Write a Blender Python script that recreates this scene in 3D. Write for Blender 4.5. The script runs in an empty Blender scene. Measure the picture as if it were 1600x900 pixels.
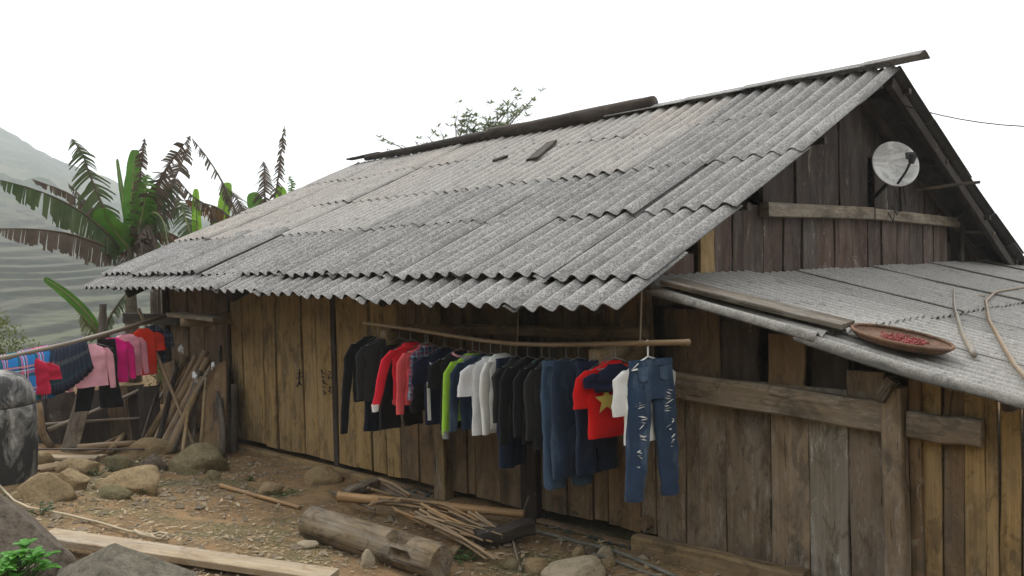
import bpy, bmesh, math, random
from mathutils import Vector, Matrix, noise
R = math.radians
random.seed(7)
S = bpy.context.scene
COL = S.collection

# ------------------------------------------------------------------ camera
F, CX, CY = 1400.0, 800.0, 450.0            # focal length in pixels of the 1600x900 photograph
YAW, PITCH, ROLL = R(45.975), R(-1.98), R(1.3)
CAM = Vector((0.0, -5.6, 2.2))
_f0 = Vector((-math.cos(YAW), math.sin(YAW), 0)); _r0 = Vector((math.sin(YAW), math.cos(YAW), 0)); _z = Vector((0, 0, 1))
FWD = _f0*math.cos(PITCH) + _z*math.sin(PITCH); _u = _z*math.cos(PITCH) - _f0*math.sin(PITCH)
RGT = _r0*math.cos(ROLL) - _u*math.sin(ROLL); UPV = _u*math.cos(ROLL) + _r0*math.sin(ROLL)
cam = bpy.data.cameras.new('camera'); camo = bpy.data.objects.new('camera', cam); COL.objects.link(camo)
cam.sensor_width = 36; cam.lens = F/1600*36; cam.clip_start = 0.05; cam.clip_end = 5000
m = Matrix((RGT, UPV, -FWD)).transposed().to_4x4(); m.translation = CAM
camo.matrix_world = m
S.camera = camo

# ------------------------------------------------------------------ overcast sky, weak wide sun
SUN_EL, SUN_AZ = R(50), R(-60)
wd = bpy.data.worlds.new('World'); S.world = wd; wd.use_nodes = True
nt = wd.node_tree; nt.nodes.clear()
wo = nt.nodes.new('ShaderNodeOutputWorld'); bg = nt.nodes.new('ShaderNodeBackground'); bg2 = nt.nodes.new('ShaderNodeBackground')
sky = nt.nodes.new('ShaderNodeTexSky'); sky.sky_type = 'NISHITA'; sky.sun_disc = False
sky.sun_elevation = SUN_EL; sky.sun_rotation = SUN_AZ; sky.dust_density = 6; sky.air_density = 1.5
hs = nt.nodes.new('ShaderNodeHueSaturation'); hs.inputs['Saturation'].default_value = 0.2
nt.links.new(sky.outputs[0], hs.inputs['Color']); nt.links.new(hs.outputs[0], bg.inputs[0]); bg.inputs[1].default_value = 0.05
bg2.inputs[0].default_value = (0.965, 0.985, 1.0, 1); bg2.inputs[1].default_value = 1.22     # the even cloud deck
ad = nt.nodes.new('ShaderNodeAddShader'); nt.links.new(bg.outputs[0], ad.inputs[0]); nt.links.new(bg2.outputs[0], ad.inputs[1])
nt.links.new(ad.outputs[0], wo.inputs[0])
sl = bpy.data.lights.new('sun', 'SUN'); sl.energy = 1.7; sl.angle = R(16); sl.color = (1, .97, .92)
so = bpy.data.objects.new('sun', sl); COL.objects.link(so)
# the sun's azimuth in the sky texture is measured clockwise from +Y
sd = Vector((math.sin(SUN_AZ)*math.cos(SUN_EL), math.cos(SUN_AZ)*math.cos(SUN_EL), math.sin(SUN_EL)))
so.rotation_euler = (-sd).to_track_quat('-Z', 'Y').to_euler()
S.view_settings.view_transform = 'Standard'; S.view_settings.look = 'None'; S.view_settings.exposure = 0.2; S.view_settings.gamma = 1
S.view_settings.use_curve_mapping = False
S.render.engine = 'CYCLES'; S.cycles.use_denoising = True; S.cycles.max_bounces = 6; S.cycles.volume_bounces = 1
S.cycles.diffuse_bounces = 4; S.cycles.transparent_max_bounces = 8

# ------------------------------------------------------------------ helpers
def ray(x, y): return FWD + RGT*((x-CX)/F) - UPV*((y-CY)/F)
def on(x, y, axis, val):                       # the point of an axis-aligned plane seen at a photo pixel
    d = ray(x, y); return CAM + d*((val-CAM[axis])/d[axis])
def at(x, y, depth): return CAM + ray(x, y)*depth
def sst(a, b, t):
    t = min(1, max(0, (t-a)/(b-a))); return t*t*(3-2*t)
def nz(x, y, z=0.0): return noise.noise(Vector((x, y, z)))
def ground_z(x, y):
    z = -0.07 + 0.24*sst(-1.0, -3.2, y) + 0.42*sst(-3.0, -5.6, y)
    z += 0.42*sst(-13.2, -14.6, x)*sst(8, 4, y)
    z += 0.03*nz(x*0.9, y*0.9, 3) + 0.012*nz(x*3.1, y*3.1, 5)
    d = max(0.0, -x-16.0)
    z -= 0.16*d if d < 12 else 1.92 + 0.05*(d-12)
    if y > 9: z -= 0.15*(y-9)
    return z
def gnd(x, y, up=0.0):                         # ground point seen at a photo pixel
    d = ray(x, y); t = 2.0
    for _ in range(400):
        p = CAM + d*t
        if p.z <= ground_z(p.x, p.y) + up: break
        t += 0.04
    return CAM + d*t
def pxm(p): return F/((Vector(p)-CAM).dot(FWD))    # photo pixels per metre at a point

class MB:
    def __init__(s): s.v = []; s.f = []; s.m = []
    def add(s, vs, fs, mi=0):
        b = len(s.v); s.v += [tuple(v) for v in vs]; s.f += [tuple(i+b for i in f) for f in fs]; s.m += [mi]*len(fs)
    def box(s, x0, x1, y0, y1, z0, z1, mi=0):
        s.add([(x0,y0,z0),(x1,y0,z0),(x1,y1,z0),(x0,y1,z0),(x0,y0,z1),(x1,y0,z1),(x1,y1,z1),(x0,y1,z1)],
              [(0,3,2,1),(4,5,6,7),(0,1,5,4),(1,2,6,5),(2,3,7,6),(3,0,4,7)], mi)
    def tube(s, pts, rad, n=8, mi=0, caps=True):
        pts = [Vector(p) for p in pts]; k = len(pts)
        if not hasattr(rad, '__len__'): rad = [rad]*k
        ref = None; vs = []
        for i, p in enumerate(pts):
            t = (pts[min(i+1, k-1)] - pts[max(i-1, 0)]).normalized()
            if ref is None: ref = t.orthogonal().normalized()
            ref = (ref - t*ref.dot(t)).normalized(); b = t.cross(ref)
            for j in range(n):
                a = 2*math.pi*j/n; vs.append(p + (ref*math.cos(a) + b*math.sin(a))*rad[i])
        fs = [(i*n+j, i*n+(j+1)%n, (i+1)*n+(j+1)%n, (i+1)*n+j) for i in range(k-1) for j in range(n)]
        if caps: fs += [tuple(range(n))[::-1], tuple((k-1)*n+j for j in range(n))]
        s.add(vs, fs, mi)
    def grid(s, rows, closed=False, mi=0):
        n = len(rows[0]); vs = [v for r in rows for v in r]; fs = []
        for i in range(len(rows)-1):
            for j in range(n if closed else n-1):
                fs.append((i*n+j, i*n+(j+1)%n, (i+1)*n+(j+1)%n, (i+1)*n+j))
        s.add(vs, fs, mi)
    def mesh(s, name, mats, smooth=False):
        me = bpy.data.meshes.new(name); me.from_pydata(s.v, [], s.f)
        for mt in (mats if isinstance(mats, (list, tuple)) else [mats]): me.materials.append(mt)
        if len(me.materials) > 1: me.polygons.foreach_set('material_index', s.m)
        if smooth: me.polygons.foreach_set('use_smooth', [True]*len(me.polygons))
        me.update(); return me
    def build(s, name, mats, parent=None, smooth=False): return link(name, s.mesh(name, mats, smooth), parent)
def link(name, me, parent=None, mw=None):
    o = bpy.data.objects.new(name, me); COL.objects.link(o)
    if mw is not None: o.matrix_world = mw
    if parent is not None: attach(o, parent)
    return o
def world_of(p):
    w = p.matrix_basis.copy()
    if p.parent: w = world_of(p.parent) @ p.matrix_parent_inverse @ w
    return w
def attach(o, parent):
    o.parent = parent; o.matrix_parent_inverse = world_of(parent).inverted()
def tag(o, label, cat, group=None):
    o['label'] = label; o['category'] = cat
    if group: o['group'] = group
    return o
def struct(o): o['kind'] = 'structure'; return o
def stuff(o, label, cat=None):
    o['kind'] = 'stuff'
    if label: o['label'] = label
    if cat: o['category'] = cat
    return o
def thing(name, label, cat, loc=(0, 0, 0), group=None):
    o = bpy.data.objects.new(name, None); COL.objects.link(o); o.location = loc; o.empty_display_size = .1
    return tag(o, label, cat, group)
def frame_z(a, b, up=Vector((0, 0, 1)), roll=0.0):       # matrix at a, local Z towards b
    a = Vector(a); b = Vector(b); z = (b-a).normalized()
    if abs(z.dot(up)) > .97: up = Vector((0, -1, 0))
    x = up.cross(z).normalized(); y = z.cross(x)
    mm = Matrix((x, y, z)).transposed().to_4x4() @ Matrix.Rotation(roll, 4, 'Z'); mm.translation = a
    return mm

# ------------------------------------------------------------------ materials
def mat(name):
    mt = bpy.data.materials.new(name); mt.use_nodes = True; t = mt.node_tree
    b = t.nodes['Principled BSDF']; b.inputs['Specular IOR Level'].default_value = .25
    return mt, t, b
def N(t, kind, **kw):
    n = t.nodes.new('ShaderNode'+kind)
    for k, v in kw.items():
        if k in n.inputs: n.inputs[k].default_value = v
        else: setattr(n, k, v)
    return n
def L(t, a, b): t.links.new(a, b)
def coords(t, scale=(1, 1, 1), rnd=37.0, src='Object'):
    tc = N(t, 'TexCoord'); oi = N(t, 'ObjectInfo'); mul = N(t, 'Math', operation='MULTIPLY'); mul.inputs[1].default_value = rnd
    L(t, oi.outputs['Random'], mul.inputs[0])
    ad = N(t, 'VectorMath', operation='ADD'); L(t, tc.outputs[src], ad.inputs[0]); L(t, mul.outputs[0], ad.inputs[1])
    mp = N(t, 'Mapping'); mp.inputs['Scale'].default_value = scale; L(t, ad.outputs[0], mp.inputs['Vector'])
    return mp.outputs[0], oi, ad.outputs[0]
def scaled(t, v, scale):
    mp = N(t, 'Mapping'); mp.inputs['Scale'].default_value = scale; L(t, v, mp.inputs['Vector']); return mp.outputs[0]
def ramp(t, fac, stops):
    r = N(t, 'ValToRGB'); e = r.color_ramp.elements
    while len(e) < len(stops): e.new(.5)
    for i, (p, c) in enumerate(stops):
        e[i].position = p; e[i].color = (*c, 1) if len(c) == 3 else c
    L(t, fac, r.inputs[0]); return r.outputs[0]
def g(v): return (v, v, v)
def mix(t, fac, a, b, mode='MIX'):
    n = N(t, 'Mix', data_type='RGBA', blend_type=mode)
    if isinstance(fac, (int, float)): n.inputs[0].default_value = fac
    else: L(t, fac, n.inputs[0])
    for i, c in ((6, a), (7, b)):
        if isinstance(c, (tuple, list)): n.inputs[i].default_value = (*c, 1) if len(c) == 3 else c
        else: L(t, c, n.inputs[i])
    return n.outputs[2]
def bump(t, b, h, strength, dist=.01):
    n = N(t, 'Bump', Strength=strength, Distance=dist); L(t, h, n.inputs['Height']); L(t, n.outputs[0], b.inputs['Normal'])
def noi(t, v, scale, detail=4, rough=.6, dist=0):
    n = N(t, 'TexNoise', Scale=scale, Detail=detail, Roughness=rough, Distortion=dist); L(t, v, n.inputs['Vector']); return n.outputs[0]

def wood(name, ca, cb, dark=(.02, .016, .012), stain=.5, grey=0.0, grain=1.0, pale=0.0):
    """Old sawn wood, the grain along local Z; ca..cb is the range of board colours."""
    mt, t, b = mat(name)
    v, oi, raw = coords(t, (1, 1, 1))
    fine = noi(t, scaled(t, raw, (55, 55, 1.6)), 1.0, 5, .65, .3)
    rings = noi(t, scaled(t, raw, (14, 14, .55)), 1.0, 4, .6, .8)
    board = mix(t, oi.outputs['Random'], ca, cb)
    c = mix(t, ramp(t, rings, [(.3, g(0)), (.7, g(1))]), mix(t, .35, board, dark), board)
    c = mix(t, ramp(t, fine, [(.33, g(.5)), (.60, g(0))]), c, mix(t, .7, board, dark))
    blot = noi(t, scaled(t, raw, (4.0, 4.0, 2.0)), 1.0, 6, .68, .6)
    c = mix(t, ramp(t, blot, [(.46, g(0)), (.66, g(stain))]), c, dark)
    if grey: c = mix(t, ramp(t, noi(t, scaled(t, raw, (5, 5, 1.0)), 1.3, 4), [(.42, g(0)), (.68, g(grey))]), c, (.30, .285, .26))
    if pale: c = mix(t, ramp(t, noi(t, scaled(t, raw, (9, 9, 2.2)), 1.6, 6, .75), [(.55, g(0)), (.66, g(pale))]), c, (.42, .40, .37))
    crack = noi(t, scaled(t, raw, (24, 24, 1.5)), 1.0, 4, .55, .5)          # long drying cracks along the grain
    c = mix(t, ramp(t, crack, [(.315, g(.75)), (.34, g(0))]), c, tuple(x*.6 for x in dark))
    spot = noi(t, scaled(t, raw, (7, 7, 3.0)), 1.0, 7, .75, .9)            # water marks and scuffs with crisp edges
    c = mix(t, ramp(t, spot, [(.545, g(0)), (.575, g(.38))]), c, tuple(x*1.6 for x in dark))
    c = mix(t, ramp(t, spot, [(.36, g(.30)), (.385, g(0))]), c, (.40, .36, .29))
    knot = noi(t, scaled(t, raw, (6, 6, 3.5)), 1.0, 3, .6, 1.2)
    c = mix(t, ramp(t, knot, [(.70, g(0)), (.76, g(.7))]), c, dark)
    L(t, c, b.inputs['Base Color']); b.inputs['Roughness'].default_value = .86
    bump(t, b, fine, .55*grain, .006)
    return mt
W_YEL = wood('wood_ochre', (.47, .31, .125), (.36, .24, .105), stain=.5, grey=.14)
W_BRN = wood('wood_brown', (.27, .168, .080), (.18, .116, .062), stain=.75, grey=.12)
W_GRY = wood('wood_greybrown', (.30, .22, .14), (.215, .16, .107), stain=.65, grey=.3, pale=.4)
W_PAL = wood('wood_pale_worn', (.25, .215, .165), (.21, .175, .13), stain=.6, grey=.5, pale=.8)
W_DRK = wood('wood_dark', (.060, .040, .027), (.036, .026, .020), dark=(.010, .008, .007), stain=.6, grey=.12)
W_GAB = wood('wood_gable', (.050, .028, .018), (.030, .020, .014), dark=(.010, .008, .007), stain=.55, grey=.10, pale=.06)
W_SAW = wood('wood_sawn_pale', (.44, .35, .23), (.40, .32, .21), dark=(.12, .075, .04), stain=.6, grey=.3, pale=.4)
W_LOG = wood('wood_log', (.36, .25, .125), (.30, .205, .105), stain=.6, grey=.15)
W_OLD = wood('wood_old_post', (.27, .195, .11), (.24, .17, .095), stain=.75, grey=.4, grain=1.8, pale=.15)
W_GABL = wood('wood_gable_red', (.105, .055, .036), (.062, .040, .028), dark=(.014, .010, .009), stain=.55, grey=.2, pale=.10)
W_LICH = wood('wood_lichened', (.15, .115, .08), (.12, .095, .07), stain=.7, grey=.3, grain=2.5, pale=.35)
W_BARK = wood('bark', (.13, .10, .075), (.09, .068, .05), stain=.7, grey=.5, grain=2.0)
W_SILV = wood('wood_silvered', (.30, .235, .16), (.23, .18, .125), stain=.7, grey=.3, grain=1.8, pale=.35)
def bamboo(name, ca, cb):
    mt, t, b = mat(name); v, oi, raw = coords(t)
    c = mix(t, oi.outputs['Random'], ca, cb)
    n1 = noi(t, scaled(t, raw, (30, 30, 2)), 1, 4); n2 = noi(t, raw, 4, 4)
    c = mix(t, ramp(t, n1, [(.35, g(.5)), (.6, g(0))]), c, (.10, .065, .035))
    c = mix(t, ramp(t, n2, [(.5, g(0)), (.75, g(.6))]), c, (.20, .18, .15))
    L(t, c, b.inputs['Base Color']); b.inputs['Roughness'].default_value = .5; return mt
BAM = bamboo('bamboo_dry', (.38, .265, .15), (.27, .185, .105))
BAM_OR = bamboo('bamboo_orange', (.42, .25, .11), (.36, .215, .10))
BAM_GR = bamboo('bamboo_grey', (.25, .215, .17), (.20, .165, .12))
BAM_BR = bamboo('bamboo_brown', (.30, .205, .115), (.21, .145, .085))
BAM_DK = bamboo('stick_dark', (.085, .07, .06), (.12, .10, .085))

def fibro(name, light, dark, warm, k=1.0):
    mt, t, b = mat(name); v, oi, raw = coords(t)
    sp = noi(t, raw, 85, 3, .7); sp2 = noi(t, raw, 40, 5, .7); big = noi(t, scaled(t, raw, (2.5, 2.5, .8)), 1.0, 5, .6)
    base = mix(t, oi.outputs['Random'], light, warm)
    c = mix(t, ramp(t, big, [(.35, g(.0)), (.7, g(.65*k))]), base, dark)
    c = mix(t, ramp(t, sp, [(.42, g(.78*k)), (.53, g(0))]), c, (.055, .054, .052))
    c = mix(t, ramp(t, sp2, [(.54, g(0)), (.64, g(.5*k))]), c, (.58, .57, .55))
    c = mix(t, ramp(t, noi(t, raw, 7, 6, .75), [(.56, g(0)), (.70, g(.75))]), c, (.065, .062, .056))
    tc = N(t, 'TexCoord'); sz = N(t, 'SeparateXYZ'); L(t, tc.outputs['Object'], sz.inputs[0])      # trough dirt, deepened to paint in the shade of the grooves
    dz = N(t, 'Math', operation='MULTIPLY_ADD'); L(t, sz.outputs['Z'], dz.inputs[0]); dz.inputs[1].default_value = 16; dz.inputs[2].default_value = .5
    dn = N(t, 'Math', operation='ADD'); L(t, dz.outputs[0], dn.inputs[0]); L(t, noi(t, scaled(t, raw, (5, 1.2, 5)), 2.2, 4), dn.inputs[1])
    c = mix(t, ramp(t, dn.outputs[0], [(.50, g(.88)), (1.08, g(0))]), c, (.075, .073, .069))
    L(t, c, b.inputs['Base Color']); b.inputs['Roughness'].default_value = .92
    bump(t, b, sp2, .35, .004); return mt
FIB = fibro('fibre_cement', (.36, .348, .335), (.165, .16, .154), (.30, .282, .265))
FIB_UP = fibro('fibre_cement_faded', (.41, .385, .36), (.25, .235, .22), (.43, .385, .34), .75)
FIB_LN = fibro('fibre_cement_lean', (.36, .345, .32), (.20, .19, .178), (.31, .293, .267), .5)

UNDER_SHADE = None
def plain(name, c, rough=.8, var=.25, scale=8, spec=.25, bmp=0, metal=0):
    mt, t, b = mat(name); v, oi, raw = coords(t)
    n = noi(t, raw, scale, 5, .6)
    col = mix(t, ramp(t, n, [(.3, g(0)), (.7, g(1))]), tuple(x*(1-var) for x in c), tuple(min(1, x*(1+var*.6)) for x in c))
    L(t, col, b.inputs['Base Color']); b.inputs['Roughness'].default_value = rough; b.inputs['Metallic'].default_value = metal
    b.inputs['Specular IOR Level'].default_value = spec
    if bmp: bump(t, b, n, bmp, .01)
    return mt
def leafmat(name, ca, cb, trans=.25):
    mt, t, b = mat(name); v, oi, raw = coords(t)
    n = noi(t, raw, 3.5, 4)
    c = mix(t, ramp(t, n, [(.35, g(0)), (.65, g(1))]), ca, cb)
    L(t, c, b.inputs['Base Color']); b.inputs['Roughness'].default_value = .5
    tr = N(t, 'BsdfTranslucent'); L(t, c, tr.inputs[0]); ms = N(t, 'MixShader'); ms.inputs[0].default_value = trans
    L(t, b.outputs[0], ms.inputs[1]); L(t, tr.outputs[0], ms.inputs[2]); L(t, ms.outputs[0], t.nodes['Material Output'].inputs[0])
    return mt
UNDER_SHADE = plain('cement_underside_shade', (.045, .040, .036), .95, .4, 6)  # near-black sheet undersides, painting in the shade beneath the roof
METAL = plain('wire_metal', (.30, .29, .28), .45, .3, 20, .5, metal=.6)
BLACKP = plain('black_plastic', (.018, .018, .018), .5, .3)

# ground: brown trodden earth with paler dust, dark damp spots, a little green growth
def earth():
    mt, t, b = mat('earth'); tc = N(t, 'TexCoord'); v = tc.outputs['Object']
    n1 = noi(t, v, 1.1, 6, .62); n2 = noi(t, v, 6, 6, .7); n3 = noi(t, v, 38, 5, .75); n4 = noi(t, scaled(t, v, (1, 1, 1)), .55, 5, .6, .5)
    c = mix(t, ramp(t, n1, [(.35, g(0)), (.65, g(1))]), (.235, .142, .062), (.34, .215, .102))
    c = mix(t, ramp(t, n2, [(.38, g(.6)), (.56, g(0))]), c, (.080, .055, .034))
    c = mix(t, ramp(t, n3, [(.50, g(0)), (.68, g(.75))]), c, (.30, .235, .155))
    c = mix(t, ramp(t, n3, [(.30, g(.7)), (.44, g(0))]), c, (.055, .04, .028))
    gr = N(t, 'Math', operation='MULTIPLY'); L(t, ramp(t, n4, [(.50, g(0)), (.60, g(1))]), gr.inputs[0]); L(t, ramp(t, n3, [(.45, g(1)), (.6, g(0))]), gr.inputs[1])
    c = mix(t, gr.outputs[0], c, (.085, .095, .04))
    L(t, c, b.inputs['Base Color']); b.inputs['Roughness'].default_value = .95
    h = N(t, 'Math', operation='ADD'); L(t, n2, h.inputs[0]); L(t, n3, h.inputs[1]); bump(t, b, h.outputs[0], .8, .03)
    return mt
EARTH = earth()

# ------------------------------------------------------------------ ground and terrain
def axis_steps(a, b, near0, near1, fine, coarse):
    out = [a]
    while out[-1] < b:
        x = out[-1]; d = max(near0-x, x-near1, 0); out.append(x + fine + coarse*d)
    return out
xs = axis_steps(-34, 30, -12, -1, .13, .14); ys = axis_steps(-30, 40, -5.2, 0.2, .13, .14)
mb = MB(); mb.grid([[(x, y, ground_z(x, y)) for x in xs] for y in ys])
struct(mb.build('ground', EARTH, smooth=True))

def hill_mat():
    mt, t, b = mat('terraced_field'); tc = N(t, 'TexCoord'); v = tc.outputs['Object']
    geo = N(t, 'NewGeometry'); sp = N(t, 'SeparateXYZ'); L(t, geo.outputs['Normal'], sp.inputs[0])
    n1 = noi(t, v, .05, 6, .65); n2 = noi(t, v, .6, 6, .7); n3 = noi(t, v, .02, 5, .6)
    tread = mix(t, ramp(t, n2, [(.35, g(0)), (.65, g(1))]), (.045, .047, .030), (.078, .076, .052))
    tread = mix(t, ramp(t, n1, [(.45, g(0)), (.62, g(.7))]), tread, (.075, .088, .038))
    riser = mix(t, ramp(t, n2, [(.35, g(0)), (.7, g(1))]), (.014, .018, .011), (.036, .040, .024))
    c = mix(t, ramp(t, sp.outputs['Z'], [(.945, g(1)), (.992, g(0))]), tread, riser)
    L(t, c, b.inputs['Base Color']); b.inputs['Roughness'].default_value = .95; return mt
def forest_mat():
    mt, t, b = mat('far_forest'); tc = N(t, 'TexCoord'); v = tc.outputs['Object']
    n2 = noi(t, v, .16, 6, .75); n3 = noi(t, v, .018, 5, .65)
    c = mix(t, ramp(t, n2, [(.35, g(0)), (.65, g(1))]), (.022, .035, .018), (.06, .08, .035))
    c = mix(t, ramp(t, n3, [(.47, g(0)), (.6, g(.75))]), c, (.13, .125, .06))
    L(t, c, b.inputs['Base Color']); b.inputs['Roughness'].default_value = .95; bump(t, b, n2, 1, 3); return mt
# one sheet laid out in polar steps about the yard: near slope, valley, terraces, then the wooded mountain
def mtn_top(az):       # crest height by bearing (degrees left of the -X axis are negative)
    kn = [(-80, 150), (5, 125), (16.3, 96), (19.5, 78), (22.8, 55), (30, 34), (40, 16), (80, 6)]
    for (a0, h0), (a1, h1) in zip(kn, kn[1:]):
        if az <= a1: return h0 + (h1-h0)*max(0, (az-a0)/(a1-a0))
    return 6
def hill_z(r, az):
    kn = [(18, -.9), (30, -3.4), (50, -8.2), (70, -9.0), (100, -4.2), (140, 3.0), (200, 12), (270, 20), (400, 36), (560, 66), (700, 100)]
    for (r0, z0), (r1, z1) in zip(kn, kn[1:]):
        if r <= r1: z = z0 + (z1-z0)*max(0, (r-r0)/(r1-r0)); break
    else: z = kn[-1][1]
    if r > 140: z = 3.0 + (z-3.0)*((mtn_top(az)-3.0)/97.0)
    return z
mb = MB(); rows = []; rows2 = []
azs = [-75 + i*.45 for i in range(int(128/.45)+1)]
def radial():
    r = 18.0; out = []
    while r < 272: out.append(r); r += .20 + r*.0015
    return out
def hill_pt(r, a, terr=True):
    x = -r*math.cos(R(a)); y = r*math.sin(R(a)) - 4
    z = hill_z(r, a) + 1.6*nz(x*.012, y*.012, 1)*min(1, r/60) 
    if terr and r > 22:
        wob = .9*nz(x*.03, y*.03, 9) + .25*nz(x*.12, y*.12, 4)
        st = .52 + .003*max(0, r-60)
        q = (z + 20 + wob)/st; k = math.floor(q); fr = q-k
        z = (k + sst(.45, .97, fr))*st - 20 - wob + .06*fr
        z += .10*nz(x*.7, y*.7, 2)
    return (x, y, z)
for r in radial(): rows.append([hill_pt(r, a) for a in azs])
mb.grid(rows)
struct(mb.build('hillside', hill_mat()))
mb = MB(); r = 262.0
rr = []
while r < 900: rr.append(r); r += 6
for r in rr:
    row = []
    for a in azs:
        x = -r*math.cos(R(a)); y = r*math.sin(R(a)) - 4
        z = hill_z(min(r, 700), a) - max(0, r-700)*.5 + 14*nz(x*.006, y*.006, 7)*sst(262, 420, r) + 5*nz(x*.025, y*.025, 2)*sst(262, 350, r) + 5.5*abs(nz(x*.09, y*.09, 5))*sst(270, 330, r)
        row.append((x, y, z))
    rows2.append(row)
mb.grid(rows2)
struct(mb.build('mountain', forest_mat(), smooth=True))

# unseen slope added behind the camera to keep low sky light off the wall
mb = MB(); rows = []
for i in range(46):
    d = 5.0 + i*1.3; row = []
    for j in range(61):
        e = -75 + j*2.5; x = .5*d + .87*e; y = -5.6 - .87*d + .5*e
        row.append((x, y, (-.1 if i == 0 else .35) + .70*max(0, d-5.5) + 1.4*nz(x*.15, y*.15, 6)*sst(6, 12, d)))
    rows.append(row)
mb.grid(rows); struct(mb.build('sky_blocker_slope', forest_mat(), smooth=True))

# ------------------------------------------------------------------ the house
XG, XFAR = -4.05, -12.0          # gable wall, far end wall
RIDGE_Y, BACK_Y = 3.89, 7.78
PROF = [(-1.1, 1.80), (-.53, 2.03), (.55, 2.49), (1.67, 2.99), (2.89, 3.56), (3.89, 4.09)]
def prof(y):
    for (y0, z0), (y1, z1) in zip(PROF, PROF[1:]):
        if y <= y1: return z0 + (z1-z0)*(y-y0)/(y1-y0)
    return PROF[-1][1]
def roof_z(x, y):
    yy = y if y <= RIDGE_Y else 2*RIDGE_Y - y
    u = (x+3.54)/9.4
    return prof(yy) + .22*u*max(0, (yy-.55)/3.34) + .015*nz(x*.8, y*.8, 11)

house = thing('wooden_house', 'old dark plank house with a grey corrugated roof and lean-to', 'house', (-8, 0, 0))
PL = {}
def plank(x0, x1, z0, z1, y, mt, th=.03, parent=None, name='plank', lean=0.0, axis='X', zl=None, zr=None):
    """An upright board from x0 to x1 with hand-cut edges; zl/zr are the top heights at its two edges."""
    zl = z1 if zl is None else zl; zr = z1 if zr is None else zr
    mb = MB(); n = 6; rows = []
    sd = random.random()*90; h = max(zl, zr) - z0; w = x1-x0
    jag = .010
    for i in range(n+1):
        f = i/n
        a = jag*nz(f*3+sd, 1) - w/2 + lean*f; c = jag*nz(f*3+sd, 7) + w/2 + lean*f
        ba = .012*nz(f*1.3+sd, 3); bc = .012*nz(f*1.3+sd, 5)
        za = (zl-z0)*f + (0 if i else .012*nz(sd, 2)); zc = (zr-z0)*f + (0 if i else .012*nz(sd, 4))
        e = .004
        rows.append([(a, -th/2+ba+e, za), (a+e, -th/2+ba, za), (c-e, -th/2+bc, zc), (c, -th/2+bc+e, zc), (c, th/2+bc, zc), (a, th/2+ba, za)])
    mb.grid(rows, closed=True); k = len(mb.v)
    mb.f += [tuple(range(6)), tuple(range(k-6, k))[::-1]]; mb.m += [0, 0]
    me = mb.mesh(name, mt)
    if axis == 'X': mw = Matrix.Translation(((x0+x1)/2, y, z0))
    else: mw = Matrix.Translation((y, (x0+x1)/2, z0)) @ Matrix.Rotation(R(90), 4, 'Z')
    return link(name, me, parent or house, mw)
def timber(name, a, b, w, h, mt, parent=None, roll=0, face=None, taper=1.0, bend=0.0, jag=.006, bev=.008, n=6):
    """A squared timber with eased edges from a to b, local Z along it, w across (local x) and h deep (local y)."""
    a = Vector(a); b = Vector(b); ln = (b-a).length; mb = MB(); rows = []; sd = random.random()*90
    for i in range(n+1):
        f = i/n; k = 1+(taper-1)*f; ww = w/2*k; hh = h/2*k
        ox = jag*nz(f*2.5+sd, 2); oy = jag*nz(f*2.5+sd, 8) + bend*math.sin(f*math.pi); e = bev
        rows.append([(ox-ww+e, oy-hh, f*ln), (ox+ww-e, oy-hh, f*ln), (ox+ww, oy-hh+e, f*ln), (ox+ww, oy+hh-e, f*ln),
                     (ox+ww-e, oy+hh, f*ln), (ox-ww+e, oy+hh, f*ln), (ox-ww, oy+hh-e, f*ln), (ox-ww, oy-hh+e, f*ln)])
    mb.grid(rows, closed=True); k = len(mb.v); mb.f += [tuple(range(8))[::-1], tuple(range(k-8, k))]; mb.m += [0, 0]
    mw = frame_z(a, b, roll=roll)
    if face is not None:
        z = (b-a).normalized(); x = Vector(face).cross(z).normalized(); y = z.cross(x); mw = Matrix((x, y, z)).transposed().to_4x4(); mw.translation = a
    return link(name, mb.mesh(name, mt), parent, mw)
def round_pole(name, pts, r0, r1, mt, parent=None, n=9, nodes=0, wob=.1, node_d=.32):
    """A round pole or bamboo along pts (local Z along it), with swollen nodes if asked."""
    pts = [Vector(p) for p in pts]; a, b = pts[0], pts[-1]; mw = frame_z(a, b); inv = mw.inverted()
    ln = sum((q-p).length for p, q in zip(pts, pts[1:])); out = []; rad = []; sd = random.random()*50
    k = max(5, int(ln/.16)) if not nodes else 0
    fr = [i/k for i in range(k+1)] if k else sorted(set([0, 1] + [min(1, max(0, (j+o)/max(1, round(ln/node_d)))) for j in range(round(ln/node_d)+1) for o in (-.07, 0, .07)]))
    def along(f):
        d = f*ln
        for p, q in zip(pts, pts[1:]):
            s = (q-p).length
            if d <= s or q is pts[-1]: return p + (q-p)*(min(d, s)/s if s else 0)
            d -= s
    nn = max(1, round(ln/node_d))
    for f in fr:
        out.append(inv @ along(f)); r = r0 + (r1-r0)*f
        if nodes and abs(f*nn - round(f*nn)) < .01: r *= 1.16
        elif not nodes: r *= 1 + wob*nz(f*7+sd, 3)
        rad.append(r)
    mb = MB(); mb.tube(out, rad, n)
    return link(name, mb.mesh(name, mt, True), parent, mw)

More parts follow.
